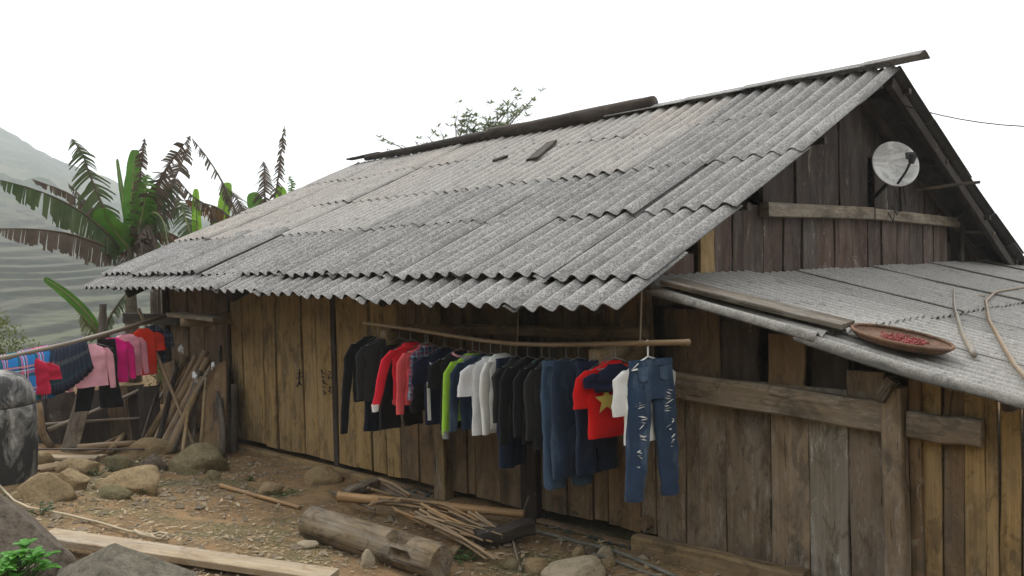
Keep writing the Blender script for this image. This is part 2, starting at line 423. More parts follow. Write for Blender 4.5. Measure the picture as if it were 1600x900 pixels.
# --- front wall boards: seams read off the photograph along the wall, then turned into metres
def wx(px, py=650): return on(px, py, 1, 0).x
seams = [(268, 300, W_BRN), (302, 325, W_BRN), (326, 362, W_BRN), (366, 382, W_YEL), (384, 399, W_YEL), (400, 417, W_YEL), (418, 435, W_YEL),
         (437, 456, W_YEL), (457, 477, W_YEL), (479, 499, W_YEL), (500, 522, W_YEL), (530, 556, W_YEL), (557, 580, W_YEL), (583, 603, W_YEL), (604, 626, W_YEL),
         (628, 655, W_BRN), (656, 684, W_BRN), (704, 728, W_BRN), (730, 741, W_BRN), (742, 780, W_BRN), (781, 818, W_BRN),
         (846, 884, W_BRN), (886, 924, W_BRN), (926, 948, W_BRN), (949, 968, W_BRN), (969, 1000, W_BRN), (1002, 1024, W_GRY)]
for i, (a, b, mt) in enumerate(seams):
    xa, xb = wx(a), wx(b)
    base = .02 if a < 840 else .06
    plank(xa, xb, base + random.uniform(-.01, .015), 2.16, random.uniform(-.012, .012), mt, lean=random.uniform(-.006, .006))
# posts standing between the boards
for a, b, mt, y in ((523, 530, W_DRK, .03), (686, 703, W_LOG, -.03), (820, 845, W_DRK, -.02), (363, 366, W_DRK, .03)):
    xa, xb = wx(a), wx(b); timber('post', ((xa+xb)/2, y, -.1), ((xa+xb)/2, y, 2.2), (xb-xa)*1.02, .12, mt, house)
xa = wx(274); round_pole('post', [(xa-.05, -.06, -.1), (xa-.05, -.06, 2.12)], .055, .05, W_DRK, house)
# --- lower wall of the lean-to stretch, below the sloping rail
for a, b, mt in ((1026, 1070, W_GRY), (1072, 1133, W_GRY), (1135, 1205, W_GRY), (1207, 1266, W_GRY), (1268, 1328, W_PAL), (1330, 1384, W_GRY),
                 (1445, 1475, W_YEL), (1476, 1508, W_BRN), (1510, 1542, W_YEL), (1543, 1562, W_YEL), (1563, 1594, W_YEL)):
    xa, xb = wx(a, 700), wx(b, 700)
    ztop = 1.30 if a < 1400 else 1.95 - .238*(xa+4.05)
    plank(xa, xb, .02, ztop, random.uniform(-.012, .012), mt, lean=random.uniform(-.012, .012))
# upper boards above the rail, with the gaps the photograph shows
def on_wall(px, py, y=0.0): return on(px, py, 1, y)
for l, r, top, bot, mt, y in ((1040, 1125, 2.1, 598, W_BRN, .02), (1128, 1184, 2.0, 605, W_DRK, .02), (1201, 1257, 1.9, 622, W_BRN, .01),
                              (1261, 1319, 1.85, 622, W_DRK, .09), (1325, 1384, None, 640, W_GRY, .0)):
    a = on_wall(l, bot); b = on_wall(r, bot)
    zt = on_wall(l, 578).z if top is None else 1.95 - .238*(b.x+4.05)
    plank(a.x, b.x, min(a.z, b.z)-.03, zt, y, mt, lean=random.uniform(-.01, .01))
# the sloping rail in two lengths, its post and the thin post behind
def rail(tl, bl, tr, br, mt, y=-.075):
    p = [on(*q, 1, y) for q in (tl, bl, tr, br)]
    a = (p[0]+p[1])/2; b = (p[2]+p[3])/2
    return timber('rail', a, b, .075, ((p[0]-p[1]).length+(p[2]-p[3]).length)/2, mt, house, jag=.012, bev=.012)
rail((1030, 577), (1030, 616), (1386, 628), (1386, 677), W_SILV)
rail((1418, 641), (1421, 684), (1535, 657), (1535, 699), W_GRY)
xa = on(1403, 700, 1, -.1).x
timber('post', (xa, -.10, -.1), (xa-.02, -.10, 1.36), .125, .12, W_GRY, house, jag=.01)
timber('post', (xa+.10, -.03, -.1), (xa+.08, -.03, 1.45), .07, .07, W_BRN, house)
q = on(1388, 610, 1, -.16); timber('block', q+Vector((-.05, 0, -.06)), q+Vector((.03, 0, .07)), .07, .07, W_GRY, house)
xa = on(1435, 700, 1, 0).x; timber('post', (xa, .05, -.1), (xa, .05, 1.5), .06, .04, W_DRK, house)
# base rails
a, b = on(368, 697, 1, -.07), on(586, 752, 1, -.07); timber('sill', a, b, .11, .07, W_YEL, house, jag=.004)
a, b = on(586, 748, 1, -.05), on(700, 785, 1, -.05); timber('sill', a, b, .07, .06, W_BRN, house)
a, b = on(842, 813, 1, -.05), on(1000, 856, 1, -.05); timber('sill', a, b, .07, .035, W_BRN, house)
a, b = on(994, 853, 1, -.10), on(1262, 912, 1, -.10); timber('sill', a, b, .12, .17, W_LOG, house, jag=.02, bev=.02)
q = on(1010, 817, 1, -.05); timber('tenon', q+Vector((0, .08, 0)), q+Vector((0, -.05, 0)), .085, .10, W_BRN, house, bev=.02)
# the other walls, closing the house
for i in range(24):
    x = XFAR + i*.33; plank(x, x+.325, -.1, 2.15, BACK_Y, W_BRN)
for i in range(24):
    y = i*.324; zt = roof_z(XFAR, y+.16) - .12; plank(y, y+.32, -.1, zt, XFAR, W_BRN, axis='Y')

# --- gable boards
def gy(px, py=400): return on(px, py, 0, XG).y
gz = 2.60
low = [(1010, 1084), (1112, 1139), (1141, 1159), (1161, 1190), (1192, 1221), (1223, 1249), (1251, 1276), (1278, 1302), (1303, 1328), (1330, 1354), (1355, 1374), (1376, 1399), (1400, 1419), (1420, 1440), (1441, 1455), (1457, 1477)]
for a, b in low: plank(gy(a), gy(b), 1.80, min(2.62, roof_z(XG, gy(a))-.1), XG + random.uniform(-.012, .012), W_GABL, axis='Y', lean=random.uniform(-.02, .02))
plank(gy(1087), gy(1110), 1.80, 2.5, XG+.03, W_YEL, axis='Y')
up = [(1190, 1238, 0), (1240, 1284, .02), (1286, 1308, .0), (1309, 1343, .01), (1362, 1382, .02), (1383, 1400, .01), (1402, 1420, .03), (1421, 1440, .01), (1444, 1462, 0), (1463, 1484, 0)]
for a, b, d in up:
    ya, yb = gy(a, 300), gy(b, 300)
    zl, zr = roof_z(XG, ya)-.13, roof_z(XG, yb)-.13
    if 1362 <= a < 1441: zl = zr = 3.2
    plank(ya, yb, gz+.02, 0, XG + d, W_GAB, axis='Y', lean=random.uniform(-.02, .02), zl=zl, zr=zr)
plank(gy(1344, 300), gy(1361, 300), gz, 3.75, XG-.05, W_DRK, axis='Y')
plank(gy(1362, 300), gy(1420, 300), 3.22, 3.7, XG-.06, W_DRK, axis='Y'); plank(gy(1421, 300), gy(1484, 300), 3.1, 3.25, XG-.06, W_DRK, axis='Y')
plank(gy(1484, 380), BACK_Y, 1.5, 2.25, XG-.05, W_DRK, axis='Y')
timber('tie_beam', (XG+.07, gy(1183, 328), 2.575), (XG+.07, gy(1350, 330), 2.585), .09, .13, W_SILV, house)
timber('tie_beam', (XG+.07, gy(1352, 330), 2.58), (XG+.07, gy(1486, 345), 2.52), .09, .12, W_SILV, house)
timber('post', (XG+.02, gy(1493), 1.6), (XG+.02, gy(1493), 3.1), .14, .14, W_DRK, house)
timber('post', (XG+.02, gy(1550), 1.6), (XG+.02, gy(1550), 2.45), .1, .1, W_DRK, house)
timber('brace', (XG+.02, gy(1555, 420), 1.95), (XG+.02, gy(1530, 380), 2.25), .06, .06, W_DRK, house)

# --- roof sheets: corrugated fibre cement with a real thickness, ten columns in five laps
PITCH_W, NW = .186, 5.5
def sheet_mesh(name, ln, mt, seed):
    mb = MB(); seg = 8; n = int(NW*seg); th = .007; rows_t = []; rows_b = []; amp = .026
    for j in range(5):
        f = j/4; rt = []; rb = []
        for i in range(n+1):
            x = i/seg*PITCH_W; ph = 2*math.pi*i/seg
            z = amp*math.cos(ph) + .004*nz(x*3+seed, f*2, 3) + .012*nz(seed, f*1.5, 8)
            y = f*ln + (.012*nz(x*9+seed, f*5, 1) if j in (0, 4) else 0)
            if j == 0: y += .02*max(0, nz(x*6+seed, 4.4))
            rt.append((x, y, z+th/2)); rb.append((x, y, z-th/2))
        rows_t.append(rt); rows_b.append(rb)
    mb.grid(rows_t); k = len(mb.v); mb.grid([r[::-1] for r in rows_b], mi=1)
    for a, b in ((rows_t[0], rows_b[0]), (rows_b[-1], rows_t[-1])): mb.grid([b, a])
    mb.grid([[r[0] for r in rows_t], [r[0] for r in rows_b]]); mb.grid([[r[-1] for r in rows_b], [r[-1] for r in rows_t]])
    me = mb.mesh(name, [mt, UNDER_SHADE], False)
    sm = [i < 2*4*n for i in range(len(me.polygons))]; me.polygons.foreach_set('use_smooth', sm)
    return me
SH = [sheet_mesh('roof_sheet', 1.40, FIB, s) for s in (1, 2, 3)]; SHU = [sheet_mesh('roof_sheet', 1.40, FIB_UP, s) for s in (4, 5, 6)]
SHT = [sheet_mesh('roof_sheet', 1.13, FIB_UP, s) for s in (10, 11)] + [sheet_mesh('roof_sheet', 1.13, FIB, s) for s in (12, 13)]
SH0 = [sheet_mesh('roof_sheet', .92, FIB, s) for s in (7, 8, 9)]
def put_sheet(me, x, y0, z0, y1, z1, parent, lift=0.0, tilt=0.0):
    """Lay a sheet with its lower left corner at (x, y0, z0), rising to (x, y1, z1)."""
    d = Vector((0, y1-y0, z1-z0)).normalized(); xx = Vector((1, 0, 0)); nn = xx.cross(d).normalized()
    if nn.z < 0: xx = -xx; nn = -nn; x += NW*PITCH_W
    mw = Matrix((xx, d, nn)).transposed().to_4x4(); mw.translation = Vector((x, y0, z0)) + nn*lift
    mw = mw @ Matrix.Rotation(tilt, 4, 'Y')
    return link('roof_sheet', me, parent, mw)
roof = link('roof', None, house)
COLW = 5*PITCH_W
ROWS = [(-.92, -.45), (-.53, .60), (.55, 1.72), (1.67, 2.94), (2.89, 3.93)]
for side in (0, 1):
    for r, (ya, yb) in enumerate(ROWS):
        for c in range(10):
            x1 = -3.54 + random.uniform(-.012, .012) + (.03 if r == 0 and side == 0 else 0)
            x0 = x1 - NW*PITCH_W - c*COLW
            xm = x0 + .5
            a, b = ya, yb
            if side == 0 and r < 2: a -= (.09 if r else .17)*sst(-9.0, -4.4, xm) - (0 if r else .10)
            if r == 0: a += random.uniform(-.012, .012)
            else: a += random.uniform(-.02, .01)
            if side == 0:
                za, zb = roof_z(xm, a), roof_z(xm, b)
                if r == 0: za = roof_z(xm, -.53) - (-.53-a)*.44; b = a + .55; zb = za + .55*.43
            else:
                a2, b2 = 2*RIDGE_Y - a, 2*RIDGE_Y - b; za, zb = roof_z(xm, a2), roof_z(xm, b2); a, b = a2, b2
            tilt = -.019 - .022*(random.random() < .35) + random.uniform(-.006, .008); za += .014 if r else 0; zb -= .004
            lift = .028*(r) + .010*(c % 2) + (.010 if r else -.004) + random.uniform(-.004, .004)
            pool = SH0 if r == 0 else (SHU if (r >= 3 and c >= 2) or (r == 2 and c >= 5) else SH)
            if r == 4: pool = SHT[:2] if c >= 2 else SHT[2:]
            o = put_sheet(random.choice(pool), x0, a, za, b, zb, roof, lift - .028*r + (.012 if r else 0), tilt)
# ridge: grey capping at the near end, dark hollowed log over the far part
def ridge_pt(x, up=0): return Vector((x, RIDGE_Y, roof_z(x, RIDGE_Y)+up))
def ridge_cap(x0, x1, mt, w=.15, th=.008, lift=.03):
    mb = MB(); rows = []
    for i in range(7):
        x = x0 + (x1-x0)*i/6; p = ridge_pt(x, lift); q = .008*nz(x*2, 3)
        sec = [(-w, -w*.42), (-w*.4, -w*.12), (0, 0), (w*.4, -w*.12), (w, -w*.42)]
        rows.append([(x, p.y+a, p.z+b+q) for a, b in sec] + [(x, p.y+a, p.z+b+q-th) for a, b in sec[::-1]])
    mb.grid(rows, closed=True); mb.f += [tuple(range(10)), tuple(range(len(mb.v)-10, len(mb.v)))[::-1]]; mb.m += [0, 0]
    o = mb.build('ridge_cap', mt, roof); return o
ridge_cap(-3.9, -3.30, FIB, lift=.10); ridge_cap(-5.3, -3.85, FIB, lift=.09); ridge_cap(-6.1, -5.25, FIB, lift=.08); ridge_cap(-7.3, -6.05, FIB, lift=.072)
def ridge_log(px0, px1, r0, r1, up):
    xs_ = [on(p[0], p[1], 1, RIDGE_Y-.05).x for p in (px0, px1)]
    pts = [ridge_pt(xs_[0] + (xs_[1]-xs_[0])*i/5, up + .02*nz(i*.9, 2)) - Vector((0, .05, 0)) for i in range(6)]
    round_pole('ridge_log', pts, r0, r1, W_DRK, roof, n=12, wob=.12)
ridge_log((1022, 158), (768, 213), .10, .09, .075)
ridge_log((790, 207), (572, 250), .075, .05, .075)
a = ridge_pt(-12.2, .13); timber('ridge_board', a+Vector((-.9, 0, -.03)), a, .14, .03, W_DRK, roof)
# dark offcuts of wood lying on the roof
def on_roof(px, py, up=.06):
    d = ray(px, py); t = 4.0
    while t < 25:
        p = CAM + d*t
        if p.z <= roof_z(p.x, p.y) + up and p.y > -1.2: break
        t += .02
    return CAM + d*t
# --- rafters and purlins under the overhangs
for k in range(2):
    s = 1 if k == 0 else -1
    for xr in (XG+.02, -3.66, -6.5, -9.2, XFAR+.05):
        ya = -.60 if k == 0 else 2*RIDGE_Y+.60
        if k == 0: p0, p1 = Vector((xr, ya, roof_z(xr, -.5)-.17-.10*.44)), Vector((xr, RIDGE_Y, roof_z(xr, RIDGE_Y)-.16))
        else: p0, p1 = Vector((xr, ya, roof_z(xr, -.5)-.17-.044)), Vector((xr, RIDGE_Y, roof_z(xr, RIDGE_Y)-.16))
        if xr == -3.66 and k == 0: continue
        timber('rafter', p0, p1, .07, .12, W_DRK, house)
    for yy in (-.45, .9, 2.3, 3.6):
        y = yy if k == 0 else 2*RIDGE_Y - yy
        z = roof_z(-6, y) - .075
        xe = -3.62 if k == 0 else -3.60 + random.uniform(-.02, .10)
        timber('purlin', (XFAR-.6, y, roof_z(XFAR, y)-.10), (xe, y, roof_z(-3.6, y)-.085), .06, .06, W_DRK, house)
# poles sticking out under the back slope
a = on(1430, 297, 0, XG); timber('batten', (XG, a.y, a.z), on(1531, 284, 0, -3.3), .035, .035, W_SILV, house)
a = on(1500, 362, 0, XG); timber('batten', (XG, a.y, a.z), on(1554, 364, 0, -3.6), .04, .04, W_SILV, house)
# --- beams through the front wall that carry the eaves
def eave_beam(px, py, w, h, ln=.62):
    p = on(px, py, 1, -.62)
    mb = MB(); rows = []; k = 8
    for i in range(k+1):
        y = ln*i/k; e = [.80, .95, 1, 1, 1, 1, 1, 1, 1][i]
        hw, hh = w/2*min(1, e+.1), h/2*e
        rows.append([(hw*math.copysign(abs(math.cos(t))**.3, math.cos(t)), hh*math.copysign(abs(math.sin(t))**.3, math.sin(t)), y) for t in [2*math.pi*(j+.5)/12 for j in range(12)]])
    mb.grid(rows, closed=True); mb.f.append(tuple(range(12))[::-1]); mb.m.append(0)
    link('eave_beam', mb.mesh('eave_beam', W_LOG, True), house, frame_z(p, p+Vector((0, 1, 0))))
    return p
eave_beam(284, 502, .12, .15, .75); eave_beam(600, 528, .12, .16); eave_beam(929, 562, .12, .18)
p0, p1 = on(640, 513, 1, -.32), on(1010, 521, 1, -.32); timber('plate', p0, p1, .06, .085, W_BRN, house, bev=.02)
p0, p1 = on(272, 491, 1, -.55), on(345, 499, 1, -.45); timber('shelf_board', p0, p1, .05, .22, W_GRY, house, roll=R(90))
p0, p1 = on(196, 497, 1, -.1), on(282, 500, 1, -.1); timber('plate', p0, p1, .09, .15, W_DRK, house)
timber('plate', (XFAR-.7, -.12, 2.02), (XG, -.12, 2.12), .08, .10, W_DRK, house)
for px in (248,): 
    q = on(px, 490, 1, .6); round_pole('post', [(q.x, q.y, -.1), (q.x-.05, q.y, 2.2)], .07, .06, W_BRN, house)

# --- lean-to at the gable
def lean_z(x, y): return 1.975 - .238*(x+4.05) + .035*sst(2.0, -.3, y) + .01*nz(x, y, 4)
lean = link('lean_to_roof', None, house)
def lean_sheet_mesh(ln, seed, mt, lip=False):
    mb = MB(); seg = 6; pw = .13; n = int(7.5*seg); th = .008; T = []; B = []
    for j in range(5):
        f = j/4; a = []; b_ = []
        for i in range(n+1):
            y = i/seg*pw; z = .019*math.cos(2*math.pi*i/seg) + .012*nz(seed, f*1.5, 8) + .006*nz(y*2+seed, f*3)
            x = f*ln + (.015*nz(y*8+seed, 2) if j in (0, 4) else 0)
            if lip and i == 0:
                for ly, lz in ((-.032, -.058+.03*nz(seed, f*5, 2)), (-.026, -.026+.012*nz(seed, f*5, 2)), (-.012, -.002)): a.append((x, ly, z+lz+th/2)); b_.append((x, ly+.004, z+lz-th/2))
            a.append((x, y, z+th/2)); b_.append((x, y, z-th/2))
        T.append(a); B.append(b_)
    mb.grid([r[::-1] for r in T]); mb.grid(B)
    mb.grid([T[0], B[0]]); mb.grid([B[-1], T[-1]]); mb.grid([[r[0] for r in B], [r[0] for r in T]]); mb.grid([[r[-1] for r in T], [r[-1] for r in B]])
    me = mb.mesh('roof_sheet', mt); n = len(T[0])-1; me.polygons.foreach_set('use_smooth', [i < 8*n for i in range(len(me.polygons))]); return me
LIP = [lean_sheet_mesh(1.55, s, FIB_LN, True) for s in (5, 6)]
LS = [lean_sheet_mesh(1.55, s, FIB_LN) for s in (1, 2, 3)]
for c in range(12):
    for r, (xa, xb) in enumerate(((-2.62, -1.12), (-4.0, -2.48))):
        y = -.33 + c*7*.13 + (.0 if r else .0)
        jx = random.uniform(-.03, .03)
        if c == 0: jx = 0
        za, zb = lean_z(xa, y), lean_z(xb, y)
        d = Vector((xb-xa, 0, zb-za)).normalized(); yy = Vector((0, 1, 0)); nn = d.cross(yy).normalized()
        mw = Matrix((d, yy, nn)).transposed().to_4x4(); mw.translation = Vector((xa+jx, y, za)) + nn*((.0 if r == 0 else .022) + .012*(c % 2) + random.uniform(-.003, .006))
        if c == 2 and r == 1: mw = mw @ Matrix.Rotation(R(-1.2), 4, 'Z')
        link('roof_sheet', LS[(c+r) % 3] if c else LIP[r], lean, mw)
for x in (-3.7, -2.5, -1.45): timber('purlin', (x, -.22, lean_z(x, 0)-.07), (x, 9, lean_z(x, 9)-.07), .06, .06, W_DRK, house)
for i in range(22):
    y = .02 + i*.33; plank(y, y+.32, -.1, lean_z(-1.42, y)-.06, -1.42, W_BRN, axis='Y')

# ------------------------------------------------------------------ cloth
def cloth(name, c, c2=None, rough=.85, weave=180, kind='plain', sheen=.1):
    mt, t, b = mat(name); tc = N(t, 'TexCoord'); v = tc.outputs['Object']
    n = noi(t, v, 5, 4, .6); fine = noi(t, v, weave, 2)
    base = mix(t, ramp(t, n, [(.3, g(0)), (.7, g(1))]), tuple(x*.82 for x in c), tuple(min(1, x*1.1) for x in c))
    if kind == 'denim':
        f = noi(t, scaled(t, v, (7, 7, 2.2)), 1, 5, .65)
        base = mix(t, ramp(t, f, [(.50, g(0)), (.72, g(.8))]), base, c2)
        base = mix(t, ramp(t, fine, [(.4, g(.35)), (.6, g(0))]), base, tuple(x*.45 for x in c))
    L(t, base, b.inputs['Base Color']); b.inputs['Roughness'].default_value = rough
    b.inputs['Sheen Weight'].default_value = sheen; b.inputs['Specular IOR Level'].default_value = .15
    bump(t, b, fine, .15, .002); return mt
def stripes(t, sep, per, lo, hi, off=0.0):            # 1 where fract(coord/per) lies in lo..hi
    a = N(t, 'Math', operation='MULTIPLY_ADD'); L(t, sep, a.inputs[0]); a.inputs[1].default_value = 1/per; a.inputs[2].default_value = off + 50
    f = N(t, 'Math', operation='FRACT'); L(t, a.outputs[0], f.inputs[0])
    p = N(t, 'Math', operation='GREATER_THAN'); L(t, f.outputs[0], p.inputs[0]); p.inputs[1].default_value = lo
    q = N(t, 'Math', operation='LESS_THAN'); L(t, f.outputs[0], q.inputs[0]); q.inputs[1].default_value = hi
    r = N(t, 'Math', operation='MULTIPLY'); L(t, p.outputs[0], r.inputs[0]); L(t, q.outputs[0], r.inputs[1]); return r.outputs[0]
def plaid(name, base, bands, per=.12, axes='XZ'):
    mt, t, b = mat(name); tc = N(t, 'TexCoord'); sp = N(t, 'SeparateXYZ'); L(t, tc.outputs['Object'], sp.inputs[0])
    c = base
    for lo, hi, col, f in bands:
        for ax in axes:
            m_ = stripes(t, sp.outputs[ax], per, lo, hi); k = N(t, 'Math', operation='MULTIPLY'); L(t, m_, k.inputs[0]); k.inputs[1].default_value = f
            c = mix(t, k.outputs[0], c, col)
    L(t, c, b.inputs['Base Color']); b.inputs['Roughness'].default_value = .85; b.inputs['Specular IOR Level'].default_value = .15; return mt
C_BLACK = cloth('cloth_black', (.010, .010, .012)); C_CHAR = cloth('cloth_charcoal', (.030, .030, .032)); C_NAVY = cloth('cloth_navy', (.009, .012, .035))
C_DNAVY = cloth('cloth_dark_navy', (.008, .011, .022)); C_RED = cloth('cloth_red', (.72, .022, .045)); C_CORAL = cloth('cloth_coral', (.72, .10, .11))
C_FLAG = cloth('cloth_flag_red', (.62, .008, .008)); C_WHITE = cloth('cloth_white', (.80, .81, .85)); C_WHITE2 = cloth('cloth_offwhite', (.80, .81, .80))
C_LIME = cloth('cloth_lime', (.33, .60, .06)); C_GREY = cloth('cloth_grey', (.28, .29, .30)); C_PINK = cloth('cloth_pink', (.80, .33, .42)); C_PINK2 = cloth('cloth_pale_pink', (.82, .40, .47))
C_MAG = cloth('cloth_magenta', (.70, .012, .21)); C_CRIM = cloth('cloth_crimson', (.55, .022, .060)); C_ORED = cloth('cloth_orange_red', (.70, .045, .018))
C_STAR = cloth('cloth_yellow', (.50, .40, .10)); C_DEN = cloth('denim_blue', (.020, .036, .072), (.09, .135, .20), kind='denim'); C_DEN2 = cloth('denim_faded', (.030, .058, .115), (.16, .23, .33), kind='denim'); C_DEND = cloth('denim_dark', (.012, .022, .050), (.035, .06, .11), kind='denim')
C_DENL = cloth('denim_light', (.055, .10, .175), (.20, .28, .38), kind='denim'); C_FLOR = cloth('cloth_green_floral', (.02, .25, .15))
P_SHIRT = plaid('plaid_navy_red', (.055, .085, .15), [(.0, .14, (.012, .014, .03), .75), (.30, .40, (.40, .43, .50), .55), (.55, .66, (.42, .05, .09), .6), (.80, .86, (.30, .33, .42), .5)], .075)
P_SCARF = plaid('plaid_bright_blue', (.035, .22, .55), [(.02, .16, (.02, .10, .05), .75), (.18, .26, (.70, .10, .18), .75), (.30, .34, (.75, .72, .62), .7), (.37, .41, (.02, .02, .03), .7), (.44, .52, (.70, .09, .20), .7), (.47, .49, (.75, .7, .2), .7)], .24)
P_CHECK = plaid('plaid_dark_check', (.035, .055, .10), [(.0, .3, (.01, .015, .03), .6), (.5, .56, (.3, .34, .4), .5)], .09)
def pleat_mat():
    mt, t, b = mat('skirt_indigo'); tc = N(t, 'TexCoord'); sp = N(t, 'SeparateXYZ'); L(t, tc.outputs['UV'], sp.inputs[0])
    c = mix(t, stripes(t, sp.outputs['Y'], .17, .0, .28), (.026, .034, .060), (.085, .092, .105))
    c = mix(t, stripes(t, sp.outputs['Y'], .34, .5, .62), c, (.015, .045, .06))
    L(t, c, b.inputs['Base Color']); b.inputs['Roughness'].default_value = .6; return mt
C_SKIRT = pleat_mat()

def tube_rows(path, widths, depths, n, sd, fold=.018, side=Vector((1, 0, 0))):
    """Flattened tube: at each path point an oval width x depth, creased by folds that run down the cloth."""
    rows = []
    for i, p in enumerate(path):
        f = i/(len(path)-1); row = []
        for j in range(n):
            a = 2*math.pi*j/n; ca, sa = math.cos(a), math.sin(a)
            u = widths[i]/2*math.copysign(abs(ca)**.8, ca)
            d = depths[i]/2*math.copysign(abs(sa)**.7, sa)
            fo = fold*(.35+.65*f)*(nz(u*16+sd, f*1.6, 2) + .6*nz(u*34+sd, f*2.5, 6))
            diag = fold*.9*nz(u*7+f*5+sd, f*6, 9)
            row.append((p[0]+u, p[1]+d+fo+diag, p[2] + .006*nz(u*9+sd, 3)*(i == len(path)-1)))
        rows.append(row)
    return rows
def hang_frame(p, yaw): 
    m_ = Matrix.Rotation(R(90+yaw), 4, 'Z'); m_.translation = p; return m_
HANG = {}
def hanger(p, yaw, label, w=.38, drop=.11, white=False, group=None):
    mb = MB(); r = .0026 if not white else .006
    mb.tube([(.0, 0, -.035), (.012, 0, -.012), (.010, 0, .006), (0, 0, .014), (-.011, 0, .006), (-.012, 0, -.006)], r, 5)
    mb.tube([(0, 0, -.03), (0, 0, -.095), (-w*.25, 0, -.125), (-w/2, 0, -drop-.06), (w/2, 0, -drop-.06), (w*.25, 0, -.125), (0, 0, -.095)], r*1.15, 5)
    o = mb.build('clothes_hanger', METAL if not white else C_WHITE2, smooth=True); o.matrix_world = hang_frame(p, yaw)
    return tag(o, label, 'hanger', group)
def shirt(name, label, cat, p, yaw, w, ln, mt, sleeve='long', sl_len=.5, sl_mat=None, group=None, sd=None, dep=.052, flare=1.0, cuff=None, hem=None, spread=.10, collar=None, neck=.075, hood=None, drop=.12):
    """A garment on a hanger: torso, sleeves and trim as parts; p is where the hook sits on the pole."""
    sd = sd or random.random()*80; root = thing(name, label, cat, p, group); fr = hang_frame(p, yaw)
    K = 12; path = []; wd_ = []; de = []
    prof_ = [(0, neck*1.5, .035), (.02, neck*2.1, .05), (.045, w*.74, .055), (.075, w*.93, .06), (.12, w*.98, dep)]
    for d, ww, dd in prof_: path.append((0, 0, -drop-d)); wd_.append(ww); de.append(dd)
    for i in range(1, K+1):
        f = i/K; d = .12 + (ln-.12)*f
        path.append((.012*nz(f*2+sd, 2), .02*nz(f*1.6+sd, 5)*f, -drop-d)); wd_.append(w*(.95 + (flare-.95)*f + .03*nz(f*3+sd, 7))); de.append(dep*(1+.25*nz(f*2+sd, 9)))
    mb = MB(); mb.grid(tube_rows(path, wd_, de, 30, sd), closed=True)
    body = mb.build('body', mt, smooth=True); body.matrix_world = fr; attach(body, root)
    if hem:
        mb = MB(); rows = tube_rows([path[-2], path[-1], (path[-1][0], path[-1][1], path[-1][2]-.012)], [wd_[-2]+.006, wd_[-1]+.008, wd_[-1]], [de[-2]+.008, de[-1]+.008, de[-1]], 30, sd)
        rows = tube_rows([(path[-1][0], path[-1][1], path[-1][2]+.03), path[-1], (path[-1][0], path[-1][1], path[-1][2]-.015)], [wd_[-1]+.006]*2+[wd_[-1]-.01], [de[-1]+.012]*3, 30, sd)
        mb.grid(rows, closed=True); o = mb.build('hem_band', hem, smooth=True); o.matrix_world = fr; attach(o, root)
    if collar:
        mb = MB(); mb.tube([(neck*1.0*math.cos(a), .03*math.sin(a)-.002, -drop-.012-.03*max(0, -math.sin(a))) for a in [2*math.pi*k/14 for k in range(15)]], .011, 6, caps=False)
        o = mb.build('collar', collar, smooth=True); o.matrix_world = fr; attach(o, root)
    if hood:
        mb = MB(); mb.grid([[(r_*math.cos(a)*1.15, r_*math.sin(a)*.42+.005, z + .012*nz(a*1.3, r_*9)) for a in [2*math.pi*k/14 for k in range(14)]] for r_, z in ((.105, -drop-.11), (.115, -drop-.07), (.10, -drop-.035), (.085, -drop-.015), (.07, -drop-.03), (.05, -drop-.06))], closed=True)
        o = mb.build('hood', hood, smooth=True); o.matrix_world = fr; attach(o, root)
    if sleeve:
        for s in (-1, 1):
            n_ = 8; sp_ = []; sw = []; sdp = []
            for i in range(n_+1):
                f = i/n_; x = s*(w*.44 + .035 + spread*(f**.8)*sl_len/.5) ; x += s*.01*nz(f*3+sd, s)
                sp_.append((x, .01+.02*nz(f*2+sd, s*3), -drop-.075-sl_len*f)); wide = (.145 if sleeve == 'short' else .108)
                sw.append(wide*(1-.38*f*(sleeve == 'long')) ); sdp.append(.042*(1-.2*f))
            sw[0] = .10; sp_[0] = (s*w*.40, 0, -drop-.055); mb = MB(); mb.grid(tube_rows(sp_, sw, sdp, 16, sd+s*9, .010), closed=True)
            o = mb.build('sleeve', sl_mat or mt, smooth=True); o.matrix_world = fr; attach(o, root)
            if cuff:
                e = sp_[-1]; mb = MB(); mb.grid(tube_rows([(e[0], e[1], e[2]+.03), (e[0], e[1], e[2]), (e[0], e[1], e[2]-.035)], [sw[-1]*.95, sw[-1]*.9, sw[-1]*.8], [.055, .05, .045], 16, sd, .004), closed=True)
                k = mb.build('cuff', cuff, smooth=True); k.matrix_world = fr; attach(k, o)
    return root, fr
